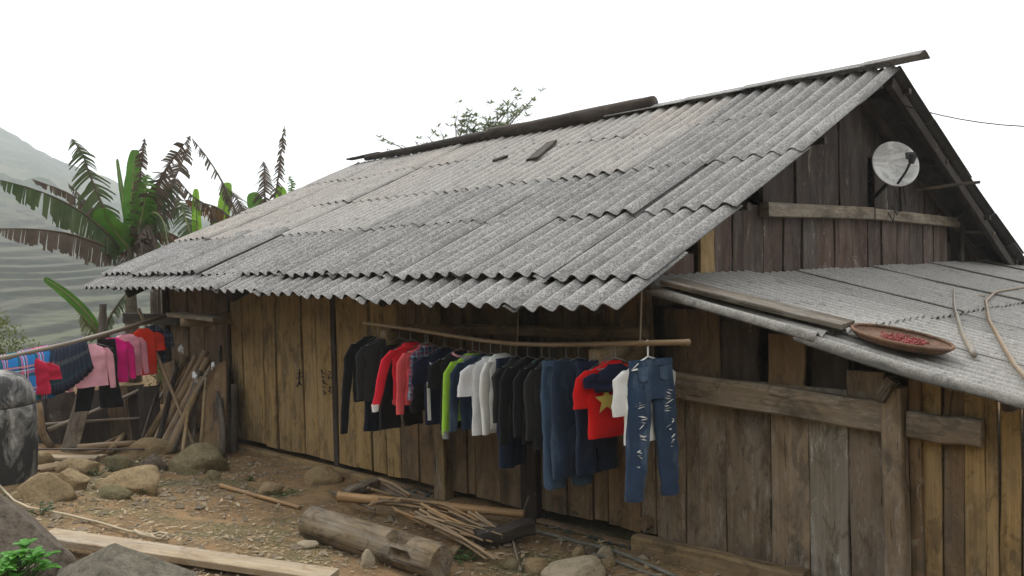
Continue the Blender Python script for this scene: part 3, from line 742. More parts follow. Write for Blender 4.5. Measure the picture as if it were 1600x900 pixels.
def trousers(name, label, p, yaw, w, ln, mt, group=None, sd=None, drop=.12, leg=.46, flare=.9, hemm=None, dep=.06, gap=.03, rise=.24):
    sd = sd or random.random()*80; root = thing(name, label, 'trousers', p, group); fr = hang_frame(p, yaw)
    path = [(0, 0, -drop), (0, 0, -drop-.04), (0, .005, -drop-.12), (0, .0, -drop-rise-.02)]
    mb = MB(); mb.grid(tube_rows(path, [w*.96, w*.97, w*1.03, w*1.06], [.045, .05, dep, dep*1.15], 30, sd, .018), closed=True)
    o = mb.build('hips', mt, smooth=True); o.matrix_world = fr; attach(o, root)
    mb = MB(); mb.grid(tube_rows([(0, 0, -drop+.006), (0, 0, -drop-.035)], [w*.98, w*.985], [.052, .058], 30, sd, .012), closed=True)
    o = mb.build('waistband', mt, smooth=True); o.matrix_world = fr; attach(o, root)
    for s in (-1, 1):
        pa = []; ww = []; de = []
        for i in range(13):
            f = i/12; pa.append((s*(w*.265 + gap*f + .012*nz(f*2.4+sd, s*2)), .006*s+.03*nz(f*1.8+sd, s*5)*f, -drop-rise+.05 - (ln-rise+.05)*f))
            ww.append(w*.54*(1-(1-flare)*f + .06*nz(f*4+sd, s*8))); de.append(dep*(1.1+.2*nz(f*3+sd, 4)))
        mb = MB(); mb.grid(tube_rows(pa, ww, de, 20, sd+s*5, .026), closed=True)
        o = mb.build('trouser_leg', mt, smooth=True); o.matrix_world = fr; attach(o, root)
        if hemm:
            e = pa[-1]; mb = MB(); mb.grid(tube_rows([(e[0], e[1], e[2]+.035), (e[0], e[1], e[2]), (e[0], e[1], e[2]-.02)], [ww[-1]+.006, ww[-1], ww[-1]*.9], [de[-1]+.01]*3, 20, sd, .01), closed=True)
            k = mb.build('ribbed_cuff', hemm, smooth=True); k.matrix_world = fr; attach(k, o)
    return root, fr
def patch(name, pts, y, mt, fr, parent, cx=None, hw=.18, dep=.06):               # a flat mark a few millimetres proud of the cloth front
    if cx is not None: fy = lambda x: -dep/2*max(.05, 1-min(1, abs(x-cx)/hw)**2.5)**.35 - .011
    else: fy = lambda x: y
    mb = MB(); mb.add([(x, fy(x), z) for x, z in pts] + [(x, fy(x)+.006, z) for x, z in pts],
                      [tuple(range(len(pts)))] + [tuple(range(len(pts), 2*len(pts)))[::-1]] + [(i, i+len(pts), (i+1) % len(pts)+len(pts), (i+1) % len(pts)) for i in range(len(pts))])
    o = mb.build(name, mt); o.matrix_world = fr; attach(o, parent); return o

# --- the long drying pole under the eaves
POLE_PX = [(568, 505), (640, 514), (700, 524), (760, 533), (800, 537), (860, 539), (940, 538), (1010, 536), (1077, 535)]
PY = -.62
pole_pts = [on(x, y, 1, PY) for x, y in POLE_PX]
drying_pole = round_pole('bamboo_pole', pole_pts, .014, .020, BAM, nodes=1, node_d=.38)
tag(drying_pole, 'thin sagging bamboo pole hung with clothes under the main eave', 'pole')
def pole_at(px):
    for (x0, y0), (x1, y1) in zip(POLE_PX, POLE_PX[1:]):
        if px <= x1: f = (px-x0)/(x1-x0); return on(px, y0+(y1-y0)*f, 1, PY) + Vector((0, 0, .004))
for (px, yb) in ((808, 480), (1000, 470)):              # cords that hold the pole up
    q = pole_at(px); mb = MB(); mb.tube([q-Vector((0, 0, .03)), q+Vector((0, .03, .38))], .006, 5)
    tag(mb.build('cord', BAM_GR), 'cord holding up the drying pole ' + ('behind the dark trousers' if px == 808 else 'beside the ripped jeans'), 'cord')
GR = 'clothes on the bamboo pole under the eave'; HG = 'hangers on the bamboo pole under the eave'
def H(px, yaw, what, **k): return hanger(pole_at(px), yaw, 'wire hanger holding the ' + what, **k)
def gar(px, bot, kind, name, label, cat, yaw, w, mt, what, hang=True, **k):
    p = pole_at(px); k.setdefault('drop', .12); yaw -= 13; w *= 1.08
    ln = (p.z - k['drop']) - at(px, bot, (p-CAM).dot(FWD)).z
    if hang: H(px, yaw, what, group=HG, w=min(.40, w*.9))
    if kind == 's': return shirt(name, label, cat, p, yaw, w, ln, mt, group=GR, **k)
    return trousers(name, label, p, yaw, w, ln, mt, group=GR, **k)
gar(577, 625, 's', 'long_sleeved_shirt', 'plain black long-sleeved shirt at the left end of the bamboo pole', 'shirt', 6, .34, C_BLACK, 'leftmost black shirt', sl_len=.78, spread=.06)
gar(590, 672, 't', 'trousers', 'dark navy trousers hanging below the charcoal jacket', 'trousers', 4, .27, C_DNAVY, 'dark navy trousers', drop=.16, gap=.0, flare=1.0)
gar(599, 625, 's', 'jacket', 'charcoal grey jacket between the black shirt and the red jacket', 'jacket', -4, .36, C_CHAR, 'charcoal jacket', sl_len=.46, spread=.03)
gar(624, 667, 't', 'trousers', 'black trousers hanging behind the red jacket', 'trousers', 5, .36, C_BLACK, 'black trousers behind the red jacket', drop=.16, gap=.02, flare=1.0)
r_, fr = gar(641, 628, 's', 'varsity_jacket', 'bright red jacket with white striped cuffs', 'jacket', 0, .34, C_RED, 'bright red jacket', sl_len=.46, spread=.16, cuff=C_WHITE2, hem=C_CORAL, collar=C_RED)
for z in (-.20, -.28, -.36): patch('button', [(.012*math.cos(a)-.04, z+.012*math.sin(a)) for a in [k*math.pi/4 for k in range(8)]], -.062, C_WHITE2, fr, r_)
gar(664, 630, 's', 'shirt', 'coral pink long-sleeved shirt behind the plaid blouse', 'shirt', -3, .36, C_CORAL, 'coral shirt', sl_len=.50, spread=.04)
gar(668, 622, 's', 'blouse', 'navy and red plaid blouse in front of the coral shirt', 'blouse', 3, .34, P_SHIRT, 'plaid blouse', sleeve=None, flare=1.12, dep=.10)
gar(672, 640, 't', 'shorts', 'black shorts showing below the plaid blouse', 'shorts', 0, .32, C_BLACK, 'black shorts', drop=.22, rise=.3, hang=False)[0]['category'] = 'shorts'
r_, fr = gar(694, 660, 's', 't_shirt', 'navy sports t-shirt with a small white swoosh on the chest', 't-shirt', 0, .38, C_NAVY, 'navy sports t-shirt', sleeve='short', sl_len=.20, spread=.06, dep=.06)
patch('chest_logo', [(x-.20, z-.05) for x, z in ((.035, -.165), (.05, -.178), (.07, -.178), (.125, -.150), (.075, -.188), (.048, -.192), (.032, -.182))], -.047, C_WHITE2, fr, r_)
patch('side_panel', [(-.19, -.38), (-.165, -.38), (-.160, -.70), (-.19, -.70)], -.034, C_WHITE2, fr, r_)
r_, fr = gar(719, 668, 's', 't_shirt', 'black t-shirt with pale sleeve trim between navy t-shirt and lime hoodie', 't-shirt', 2, .38, C_BLACK, 'black t-shirt with pale trim', sleeve='short', sl_len=.20, spread=.07, collar=C_PINK2)
gar(738, 655, 's', 'hoodie', 'lime green hoodie with a grey hood', 'hoodie', -3, .34, C_LIME, 'lime hoodie', sl_len=.56, spread=.05, cuff=C_GREY, hood=C_GREY)
gar(749, 668, 's', 'denim_jacket', 'faded blue denim jacket between the lime hoodie and white t-shirt', 'jacket', 0, .36, C_DEN, 'denim jacket', sl_len=.52, spread=.05)
r_, fr = gar(766, 677, 's', 't_shirt', 'plain white short-sleeved t-shirt beside the denim jacket', 't-shirt', 3, .36, C_WHITE, 'white t-shirt', sleeve='short', sl_len=.22, spread=.08, collar=C_WHITE)
patch('neck_label', [(-.02, -.105), (.02, -.105), (.02, -.125), (-.02, -.125)], -.030, C_BLACK, fr, r_)
gar(782, 668, 's', 'sweatshirt', 'white long-sleeved sweatshirt with a hood beside the white t-shirt', 'sweatshirt', 8, .24, C_WHITE2, 'white sweatshirt', sl_len=.54, spread=.02, hood=C_WHITE2, drop=.09)
gar(797, 730, 't', 'jeans', 'narrow dark blue jeans hanging beside the white sweatshirt', 'trousers', 0, .25, C_DEND, 'narrow dark jeans', gap=-.01, flare=.85)
gar(806, 668, 's', 'jacket', 'dark grey jacket over the narrow dark jeans', 'jacket', 4, .28, C_CHAR, 'dark grey jacket', sl_len=.40, spread=.03)
gar(824, 670, 's', 'long_sleeved_shirt', 'black long-sleeved top just left of the floral scarf', 'shirt', 0, .34, C_BLACK, 'black top by the floral scarf', sl_len=.56, spread=.03)
p = pole_at(832); o = thing('scarf', 'narrow green and pink floral scarf hanging among black clothes', 'scarf', p, GR); fr = hang_frame(p+Vector((.05, -.03, 0)), 0)
mb = MB(); mb.grid(tube_rows([(0, 0, -.12), (.01, 0, -.2), (-.005, 0, -.32), (.01, 0, -.46)], [.05, .07, .06, .02], [.02, .03, .03, .02], 12, 3, .01), closed=True); q = mb.build('cloth', C_FLOR, smooth=True); q.matrix_world = fr; attach(q, o)
patch('floral_print', [(-.01, -.24), (.02, -.22), (.025, -.30), (.0, -.36), (-.015, -.30)], -.035, C_CRIM, fr, o)
gar(846, 690, 's', 'dress', 'long black dress left of the wide blue jeans', 'dress', 0, .34, C_BLACK, 'long black dress', sl_len=.48, spread=.03)
gar(858, 700, 's', 'dress', 'charcoal black tunic right beside the wide blue jeans', 'tunic', 4, .30, C_CHAR, 'charcoal tunic', sl_len=.50, spread=.02)
gar(884, 757, 't', 'jeans', 'lighter blue jeans with ribbed ankles, partly behind the wide jeans', 'trousers', -14, .36, C_DENL, 'lighter blue jeans', gap=.01, flare=.8, hemm=C_DENL)
gar(903, 742, 't', 'jeans', 'wide mid-blue jeans in the middle right of the pole', 'trousers', -4, .40, C_DEN, 'wide blue jeans', gap=.02, flare=.95)
gar(930, 733, 't', 'jeans', 'dark navy jeans with ribbed ankles left of the red t-shirt', 'trousers', 5, .34, C_DEND, 'dark navy jeans', gap=.02, flare=.85, hemm=C_DEND)
r_, fr = gar(955, 682, 's', 't_shirt', 'red t-shirt with a yellow star', 't-shirt', -5, .39, C_FLAG, 'red star t-shirt', sleeve='short', sl_len=.24, spread=.05, collar=C_FLAG)
st = []
for k in range(10):
    a = math.pi/2 + k*math.pi/5; q = .098 if k % 2 == 0 else .042; st.append((q*math.cos(a)-.085, -.385 + q*math.sin(a)))
patch('yellow_star', st, -.058, C_STAR, fr, r_)
gar(961, 610, 's', 'crop_top', 'short navy top worn over the red star t-shirt', 'top', -3, .33, C_NAVY, 'short navy top', sleeve='short', sl_len=.08, spread=.02, dep=.10, drop=.14, flare=1.0)
gar(1008, 690, 's', 'shirt', 'white shirt behind the ripped jeans', 'shirt', 4, .38, C_WHITE2, 'white shirt', sleeve='short', sl_len=.28, spread=.03, drop=.12, hang=False)
hanger(pole_at(1012), 0, 'white plastic hanger at the right end holding the ripped jeans', white=True, group=HG)
r_, fr = gar(1016, 775, 't', 'jeans', 'ripped faded blue jeans at the right end of the pole', 'trousers', -6, .34, C_DEN2, 'ripped jeans', hang=False, gap=.055, flare=.72, hemm=C_DEN2, drop=.12)
rr0 = random.Random(8)
for lx, z, w_, h_ in ((-.11, -.40, .10, .05), (-.10, -.52, .09, .07), (-.11, -.63, .07, .03), (.12, -.36, .10, .05), (.115, -.44, .10, .06), (.13, -.56, .05, .06), (-.12, -.74, .05, .05), (.14, -.68, .04, .07), (-.13, -.88, .05, .10)):
    for k in range(4):                                  # torn threads, a few thin slivers to each tear
        zz = z + h_*(k/3-.5) + rr0.uniform(-.006, .006); ww = w_*rr0.uniform(.35, .9); x0 = lx + rr0.uniform(-.02, .02); t_ = rr0.uniform(-.014, .014); q = rr0.uniform(.0025, .006)
        patch('frayed_tear', [(x0-ww/2, zz-t_), (x0, zz+q), (x0+ww/2, zz+t_), (x0, zz-q)], 0, C_GREY if k == 1 else C_WHITE2, fr, r_, cx=math.copysign(.12, lx), hw=.11, dep=.066)
for s in (-1, 1): patch('pocket', [(s*.085-.04, -.165), (s*.085+.04, -.158), (s*.085+.036, -.245), (s*.085, -.258), (s*.085-.036, -.245)], 0, C_DENL, fr, r_, cx=0, hw=.2, dep=.055)

# --- the second pole at the far corner with children's clothes
LA, LB = on(273, 489, 1, -.12), Vector((-9.75, -3.35, 1.24))
lp = lambda f: LA + (LB-LA)*f - Vector((0, 0, .05*math.sin(f*math.pi)))
tag(round_pole('wooden_pole', [lp(i/8) for i in range(9)], .026, .034, BAM_GR, wob=.05), 'grey wooden pole slanting from the house corner, hung with pink clothes', 'pole')
def lp_px(px):                                         # the pole point seen above a photo column
    best = min((abs((CX + F*(lp(i/400)-CAM).dot(RGT)/(lp(i/400)-CAM).dot(FWD)) - px), i) for i in range(401))
    return lp(best[1]/400)
LYAW = math.degrees(math.atan2((LB-LA).y, (LB-LA).x)) ; G2 = 'clothes on the pole at the house corner'; HG2 = 'hangers on the pole at the house corner'
def gar2(px, bot, kind, name, label, cat, yaw, w, mt, what, hang=True, **k):
    p = lp_px(px) + Vector((0, 0, .01)); k.setdefault('drop', .08); ln = (p.z - k['drop']) - at(px, bot, (p-CAM).dot(FWD)).z
    if hang: hanger(p, LYAW+yaw, 'wire hanger holding the ' + what, group=HG2, w=min(.36, w*.9))
    if kind == 's': return shirt(name, label, cat, p, LYAW+yaw, w, ln, mt, group=G2, **k)
    return trousers(name, label, p, LYAW+yaw, w, ln, mt, group=G2, **k)
gar2(50, 617, 's', 't_shirt', 'crimson child t-shirt beside the plaid blanket', 't-shirt', 30, .34, C_CRIM, 'crimson t-shirt', sleeve='short', sl_len=.16, spread=.08)
gar2(141, 604, 's', 'jacket', 'pale pink jacket next to the dark pleated skirt', 'jacket', 55, .36, C_PINK2, 'pale pink jacket by the skirt', sl_len=.46, spread=.05, dep=.10)
gar2(151, 640, 't', 'trousers', 'black trousers below the pale pink jacket', 'trousers', 55, .40, C_BLACK, 'black trousers under the pink jacket', drop=.3, gap=.08, flare=.8, rise=.15)
gar2(165, 637, 't', 'trousers', 'narrow black trousers between pink and magenta jackets', 'trousers', 20, .22, C_BLACK, 'narrow black trousers', flare=.9, gap=-.02)
gar2(175, 598, 's', 'jacket', 'magenta pink jacket in the middle of the corner pole', 'jacket', 45, .34, C_MAG, 'magenta jacket', sl_len=.44, spread=.04, dep=.12)
gar2(196, 588, 's', 'hoodie', 'pale pink hooded jacket beside the magenta one', 'hoodie', 55, .36, C_PINK, 'pale pink hooded jacket', sl_len=.44, spread=.05, dep=.12, hood=C_PINK2)
gar2(224, 586, 's', 't_shirt', 'orange red t-shirt near the house corner', 't-shirt', 40, .30, C_ORED, 'orange red t-shirt', sleeve='short', sl_len=.22, spread=.05)
gar2(238, 568, 's', 'shirt', 'dark blue checked shirt nearest the house corner', 'shirt', 30, .30, P_CHECK, 'dark checked shirt', sleeve='short', sl_len=.22, spread=.03)
def drape(name, label, cat, pxa, pxb, front, back, mt, fan=0.0, folds=9, amp=.02, group=G2):
    A_, B_ = lp_px(pxa), lp_px(pxb); ax = (B_-A_).normalized(); out = Vector((ax.y, -ax.x, 0)).normalized()
    if out.dot(CAM-A_) < 0: out = -out
    mb = MB(); rows = []; n = 46; ln = (B_-A_).length; uv = []
    for k in range(13):
        s = -1 + 2*k/12; row = []
        for i in range(n+1):
            f = i/n; base = A_ + (B_-A_)*f; side = 1 if s > 0 else -1; d = abs(s)
            fl = front if s > 0 else back; fl = fl(f) if callable(fl) else fl
            am = amp*min(1, d*3)*(math.sin(f*folds*6.28+nz(f*4, 2)*2) + .5*nz(f*11, d*2))
            q = base + Vector((0, 0, .035)) + out*side*(.032*min(1, d*6) + am + .02*d) + ax*(f-.5)*ln*fan*d - Vector((0, 0, fl*max(0, d-.06) + .03*min(1, d*5)))
            row.append(q)
        rows.append(row)
    c = (A_+B_)/2; fr_ = Matrix.Translation(c) @ Matrix.Rotation(math.atan2(ax.y, ax.x), 4, 'Z'); inv = fr_.inverted()
    mb.grid([[inv @ q for q in r] for r in rows]); me = mb.mesh(name, mt, True)
    ul = me.uv_layers.new(name='UVMap'); k_ = n+1
    for l in me.loops: ul.data[l.index].uv = ((l.vertex_index % k_)/n, (l.vertex_index//k_)/12)
    o = link(name, me); o.matrix_world = fr_; sm = o.modifiers.new('thickness', 'SOLIDIFY'); sm.thickness = .004
    return tag(o, label, cat, group)
drape('blanket', 'bright blue plaid blanket folded over the left end of the pole', 'blanket', -40, 78, lambda f: .58 - .12*(1-f), .45, P_SCARF, folds=4, amp=.014)
drape('pleated_skirt', 'dark indigo pleated skirt folded over the pole', 'skirt', 76, 130, lambda f: .56*(1-.45*(abs(f-.25)*1.1)**1.6), .30, C_SKIRT, fan=.35, folds=10, amp=.012)

# ------------------------------------------------------------------ stones
def stone_mat(name, ca, cb, moss=.3, dark=.4):
    mt, t, b = mat(name); v, oi, raw = coords(t)
    n1 = noi(t, raw, 4, 7, .7); n2 = noi(t, raw, 22, 7, .75); n3 = noi(t, raw, 1.7, 4)
    c = mix(t, ramp(t, n1, [(.35, g(0)), (.65, g(1))]), ca, cb)
    c = mix(t, ramp(t, n2, [(.36, g(dark)), (.55, g(0))]), c, tuple(x*.3 for x in ca))
    c = mix(t, ramp(t, n3, [(.50, g(0)), (.66, g(moss))]), c, (.075, .075, .03))
    c = mix(t, ramp(t, n2, [(.62, g(0)), (.72, g(.5))]), c, (.33, .31, .27))
    L(t, c, b.inputs['Base Color']); b.inputs['Roughness'].default_value = .9
    h = N(t, 'Math', operation='ADD'); L(t, n1, h.inputs[0]); L(t, n2, h.inputs[1]); bump(t, b, h.outputs[0], 1.0, .05); return mt
ST_TAN = stone_mat('stone_tan', (.36, .25, .125), (.45, .335, .19), .25); ST_GRN = stone_mat('stone_mossy', (.25, .20, .105), (.33, .27, .15), .7)
ST_BRN = stone_mat('boulder_brown', (.15, .115, .08), (.23, .19, .145), .35, .7); ST_PALE = stone_mat('stone_pale', (.48, .39, .26), (.56, .46, .32), .1)
ST_GREY = stone_mat('boulder_grey', (.19, .165, .125), (.28, .245, .185), .3, .7)
def rock_mesh(sub, seed, sx, sy, sz, rough=.32, flat=.5, facet=.5):
    bm = bmesh.new(); bmesh.ops.create_icosphere(bm, subdivisions=sub, radius=1)
    rnd = random.Random(seed); planes = [(Vector((rnd.uniform(-1, 1), rnd.uniform(-1, 1), rnd.uniform(-.2, 1))).normalized(), rnd.uniform(.62, .9)) for _ in range(9)]
    for v in bm.verts:
        p = v.co.copy(); d = 1 + rough*noise.noise(p*1.3+Vector((seed*3.1, 0, 0))) + rough*.35*noise.noise(p*3.4+Vector((0, seed, 0))) + rough*.22*noise.noise(p*8+Vector((seed, 0, 0))) + rough*.10*noise.noise(p*19)
        p = p*d
        for n_, k in planes:
            e = p.dot(n_)-k
            if e > 0: p -= n_*e*facet*1.6 if facet < .62 else n_*e
        if p.z < -flat: p.z = -flat
        v.co = Vector((p.x*sx, p.y*sy, p.z*sz))
    me = bpy.data.meshes.new('rock'); bm.to_mesh(me); bm.free(); me.polygons.foreach_set('use_smooth', [True]*len(me.polygons)); return me
def rock(px, py, wpx, hpx, mt, label, name='rock', seed=None, depth_k=.9, sub=4, rot=None, facet=.55, sink=.25, group='stones in the yard'):
    """A stone whose foot is seen at (px, py) and which shows wpx by hpx photo pixels."""
    base = gnd(px, py); s = pxm(base); w = wpx/s/2; h = hpx/s
    seed = seed or int(px*7+py); me = rock_mesh(sub, seed, w*1.12, w*depth_k, h*.72, facet=facet); me.materials.append(mt)
    back = Vector((FWD.x, FWD.y, 0)).normalized(); o = link(name, me); c = base + back*w*depth_k*.8
    o.location = (c.x, c.y, ground_z(c.x, c.y) + h*.25); o.rotation_euler = (0, 0, math.atan2(RGT.y, RGT.x) + (rot if rot is not None else 0))
    return tag(o, label, 'rock', group)
rock(58, 786, 82, 46, ST_TAN, 'rounded tan rock just right of the concrete jar', seed=4)
rock(98, 768, 56, 36, ST_TAN, 'angular tan rock leaning on the rounded rock by the jar', seed=9)
rock(22, 782, 20, 16, ST_TAN, 'small round stone below the concrete jar', seed=12, sub=3)
rock(192, 772, 96, 42, ST_TAN, 'large flat-topped tan rock in the middle of the stone row', seed=21, facet=.7)
rock(168, 780, 54, 24, ST_GRN, 'low wedge of stone in front of the flat-topped rock', seed=23, sub=3)
rock(300, 742, 84, 42, ST_GRN, 'mossy greenish boulder at the right end of the stone row', seed=31)
rock(232, 716, 72, 28, ST_TAN, 'long low stone under the leaning poles', seed=35)
rock(232, 738, 44, 28, ST_BRN, 'brown block of stone left of the mossy boulder', seed=37, sub=3)
rock(178, 738, 50, 28, ST_GRN, 'dull green stone behind the flat-topped rock', seed=39, sub=3)
rock(112, 742, 64, 24, ST_TAN, 'flat stone slab behind the angular rock', seed=41, sub=3)
rock(58, 728, 40, 24, ST_TAN, 'squat stone at the foot of the concrete jar', seed=43, sub=3)
rock(330, 752, 24, 18, ST_GRN, 'small stone right of the mossy boulder', seed=45, sub=3)
rock(420, 774, 34, 22, ST_TAN, 'brown stone beside the bamboo stick near the wall', seed=47, sub=3)
rock(500, 758, 60, 26, ST_TAN, 'earthy stone half sunk by the wall sill', seed=49, sub=3)
rock(445, 706, 20, 8, ST_TAN, 'tiny flat stone at the wall sill', seed=50, sub=3)
rock(590, 882, 34, 34, ST_GRN, 'dark mossy stone in front of the squared log', seed=51, sub=3)
rock(573, 888, 24, 28, ST_PALE, 'pale upright stone leaning on the dark mossy stone', seed=53, sub=3)
rock(478, 858, 34, 14, ST_PALE, 'pale flat stone left of the log middle', seed=55, sub=3)
rock(522, 858, 18, 20, ST_TAN, 'small knobbly stone below the log middle', seed=57, sub=3)
rock(840, 900, 44, 30, ST_TAN, 'squarish tan stone near the bottom by the thin stick', seed=61, sub=3)
rock(900, 912, 100, 34, ST_PALE, 'broad pale stone at the bottom edge below the bottles', seed=63)
rock(905, 872, 18, 17, ST_TAN, 'small tan stone left of the three by the pipe', seed=65, sub=3)
rock(925, 872, 24, 18, ST_BRN, 'dark brown stone in the middle of the three by the pipe', seed=67, sub=3)
rock(946, 872, 24, 18, ST_PALE, 'whitish angular stone right of the three by the pipe', seed=69, sub=3)
rock(952, 886, 18, 14, ST_TAN, 'round stone below the whitish angular stone', seed=71, sub=3)
rock(1015, 890, 16, 10, ST_TAN, 'small stone beside the pipe end', seed=73, sub=3)
rock(1588, 906, 60, 34, ST_TAN, 'tan stone at the bottom right corner by the wall', seed=75, sub=3)
rock(800, 890, 30, 14, ST_GRN, 'low greenish stone left of the squarish tan stone', seed=77, sub=3)
def boulder(cx, cy, depth, sx, sy, sz, mt, label, seed, rz=0, facet=.8):
    me = rock_mesh(5, seed, sx, sy, sz, rough=.26, flat=.7, facet=facet); me.materials.append(mt); o = link('boulder', me)
    p = at(cx, cy, depth); o.location = p; o.rotation_euler = (0, 0, math.atan2(RGT.y, RGT.x)+rz); return tag(o, label, 'boulder')
boulder(5, 868, 4.6, .30, .34, .32, ST_BRN, 'big brown boulder at the left edge of the foreground', 5, .3)
boulder(185, 925, 4.35, .42, .33, .23, ST_GREY, 'broad grey boulder at the bottom left under the pale plank', 14, -.2)

# --- concrete water jar at the left edge
def jar_mat():
    mt, t, b = mat('stained_concrete'); v, oi, raw = coords(t)
    n1 = noi(t, scaled(t, raw, (3, 3, 1.6)), 1.3, 6, .7, .6); n2 = noi(t, raw, 18, 5)
    c = mix(t, ramp(t, n1, [(.47, g(0)), (.53, g(1))]), (.035, .035, .034), (.17, .163, .15))
    c = mix(t, ramp(t, n1, [(.55, g(0)), (.60, g(.85))]), c, (.36, .35, .32)); c = mix(t, ramp(t, n2, [(.35, g(.4)), (.6, g(0))]), c, (.05, .05, .05))
    L(t, c, b.inputs['Base Color']); b.inputs['Roughness'].default_value = .8; bump(t, b, n2, .4, .01); return mt
JAR = jar_mat()
jb = gnd(-12, 752); jar = thing('water_jar', 'stained black and grey concrete water jar at the left edge', 'jar', jb)
js = pxm(jb); jr = 66/js; jh = 172/js
mb = MB(); mb.grid([[((jb.x + jr*k*math.cos(a)), jb.y + jr*k*math.sin(a), jb.z - .05 + (jh+.05)*z) for a in [2*math.pi*i/36 for i in range(36)]] for k, z in ((.90, 0), (.96, .12), (1.0, .35), (1.0, .55), (.995, .66), (.985, .70), (.975, .705))], closed=True); mb.build('body', JAR, jar, True)
mb = MB(); mb.grid([[((jb.x + jr*k*math.cos(a)), jb.y + jr*k*math.sin(a), jb.z + jh*z) for a in [2*math.pi*i/36 for i in range(36)]] for k, z in ((.97, .695), (.995, .705), (.97, .78), (.90, .86), (.77, .935), (.55, .985), (.28, 1.01), (.02, 1.015))], closed=True); mb.build('lid', JAR, jar, True)

# ------------------------------------------------------------------ timber lying about
def lay(px, py, up=.0): 
    p = gnd(px, py, up); return p
a, b = gnd(70, 836, .10), gnd(520, 902, .07)
tag(timber('foreground_plank', a, b, .20, .045, W_SAW, jag=.004, bev=.004), 'long pale sawn plank lying across the foreground', 'plank')
a, b = gnd(345, 759, .03), gnd(468, 793, .03)
tag(round_pole('bamboo_stick', [a, b], .022, .018, BAM_OR, nodes=1, node_d=.5), 'short bamboo stick on bare earth left of the squared log', 'bamboo')
# the old squared post with mortises
la, lb = gnd(488, 818, .12), gnd(690, 878, .13); la.z = ground_z(la.x, la.y)+.12; lb.z = ground_z(lb.x, lb.y)+.12
log = thing('old_post', 'thick old log with cut mortise holes lying in front of the wall', 'log', la)
mw = frame_z(la, lb); ln = (lb-la).length; inv = mw.inverted(); cdir = (inv.to_3x3() @ (CAM-(la+lb)/2)).normalized(); ca = math.atan2(cdir.y, cdir.x)
upd = inv.to_3x3() @ Vector((0, 0, 1)); ua = math.atan2(upd.y, upd.x)
mb = MB(); NR, NS = 32, 26; holes = [(.66, .80, ua+.2*(1 if ca > ua else -1), .52), (.72, .86, ca+.35*(1 if ca < ua else -1)*-1, .30)]
def in_hole(f, a):
    for f0, f1, ha, hw in holes:
        da = (a-ha+math.pi) % (2*math.pi) - math.pi
        if f0 <= f <= f1 and abs(da) < hw: return True
    return False
rows = []
for i in range(NR+1):
    f = i/NR; row = []
    for j in range(NS):
        a = 2*math.pi*j/NS; r = .132*(1-.05*f)*(1 + .035*nz(math.cos(a)*2, math.sin(a)*2, f*3)); q = abs(math.cos((a-ua)*2))
        r *= 1 + .05*q**6
        if f > .985: r *= .9
        if in_hole(f, a): r *= .35
        row.append((r*math.cos(a), r*math.sin(a), f*ln))
    rows.append(row)
mb.grid(rows, closed=True); mb.f += [tuple(range(NS))[::-1], tuple(range(NR*NS, NR*NS+NS))]; mb.m += [0, 0]
o = link('trunk', mb.mesh('trunk', W_OLD), log, mw)
# bamboo sticks heaped beside it: pixel ends and how high each lies in the heap
ORIG = lambda x, y: (580+x/6.154, 740+y/6.154)
big = [gnd(530, 776, .16), gnd(820, 803, .14)]
tag(round_pole('bamboo_pole', big, .045, .033, BAM_OR, nodes=1, node_d=.36), 'thickest orange bamboo pole on top of the bamboo heap', 'bamboo')
SB = [((215, 385), (545, 545), .10), ((275, 350), (1000, 490), .13), ((230, 310), (760, 360), .16), ((0, 330), (420, 345), .15), ((410, 365), (950, 555), .12), ((455, 470), (1050, 770), .10),
      ((545, 470), (1090, 655), .12), ((700, 625), (1110, 860), .05), ((600, 395), (940, 550), .12), ((640, 540), (1240, 862), .07), ((750, 420), (1200, 575), .13), ((680, 510), (1265, 650), .12),
      ((570, 345), (1060, 470), .15), ((100, 125), (350, 250), .12), ((0, 355), (355, 260), .17), ((380, 380), (800, 520), .09), ((850, 620), (1110, 690), .08), ((0, 200), (190, 235), .12), ((940, 430), (1190, 560), .12),
      ((480, 400), (900, 600), .07), ((330, 430), (760, 560), .06), ((760, 540), (1180, 690), .05), ((20, 290), (500, 330), .12), ((620, 600), (1040, 800), .05)]
rs = random.Random(17)
SB += [((p[0]+rs.uniform(-60, 90), p[1]+rs.uniform(-25, 30)), (q[0]+rs.uniform(-80, 60), q[1]+rs.uniform(-30, 25)), up_+rs.uniform(.0, .05)) for p, q, up_ in SB]
for i, (p, q, up_) in enumerate(SB):
    A_, B_ = ORIG(*p), ORIG(*q); a, b = gnd(*A_, up_), gnd(*B_, max(.03, up_-.05)); r_ = random.uniform(.009, .016); a.z += .05; b.z += .03
    mid = (a+b)/2 + Vector((random.uniform(-.02, .02), random.uniform(-.02, .02), random.uniform(-.01, .02)))
    tag(round_pole('bamboo_stick', [a, mid, b], r_, r_*.8, BAM if i % 4 else BAM_OR, n=7, nodes=1, node_d=.26), 'thin dry bamboo stick in the heap beside the log', 'bamboo', 'bamboo sticks heaped by the wall')
a, b = gnd(515, 768, .05), gnd(585, 796, .12); tag(round_pole('dark_stick', [a, b], .014, .012, BAM_DK), 'dark grey stick poking out left of the bamboo heap', 'stick')
a, b = gnd(497, 828, .02), gnd(590, 848, .02); c_ = gnd(655, 888, .02); tag(round_pole('thin_stick', [a, b, c_], .013, .009, BAM), 'thin bent stick on the ground in front of the log', 'stick')
a, b = gnd(800, 840, .05), gnd(814, 892, .02); tag(round_pole('thin_stick', [a, b], .010, .009, BAM_GR), 'short pale stick pointing to the bottom, right of the heap', 'stick')
a, b = gnd(744, 842, .10), gnd(832, 822, .12); tag(timber('charred_timber', a, b, .13, .12, W_DRK, jag=.02, bev=.02), 'blackened timber block at the right end of the bamboo heap', 'timber')
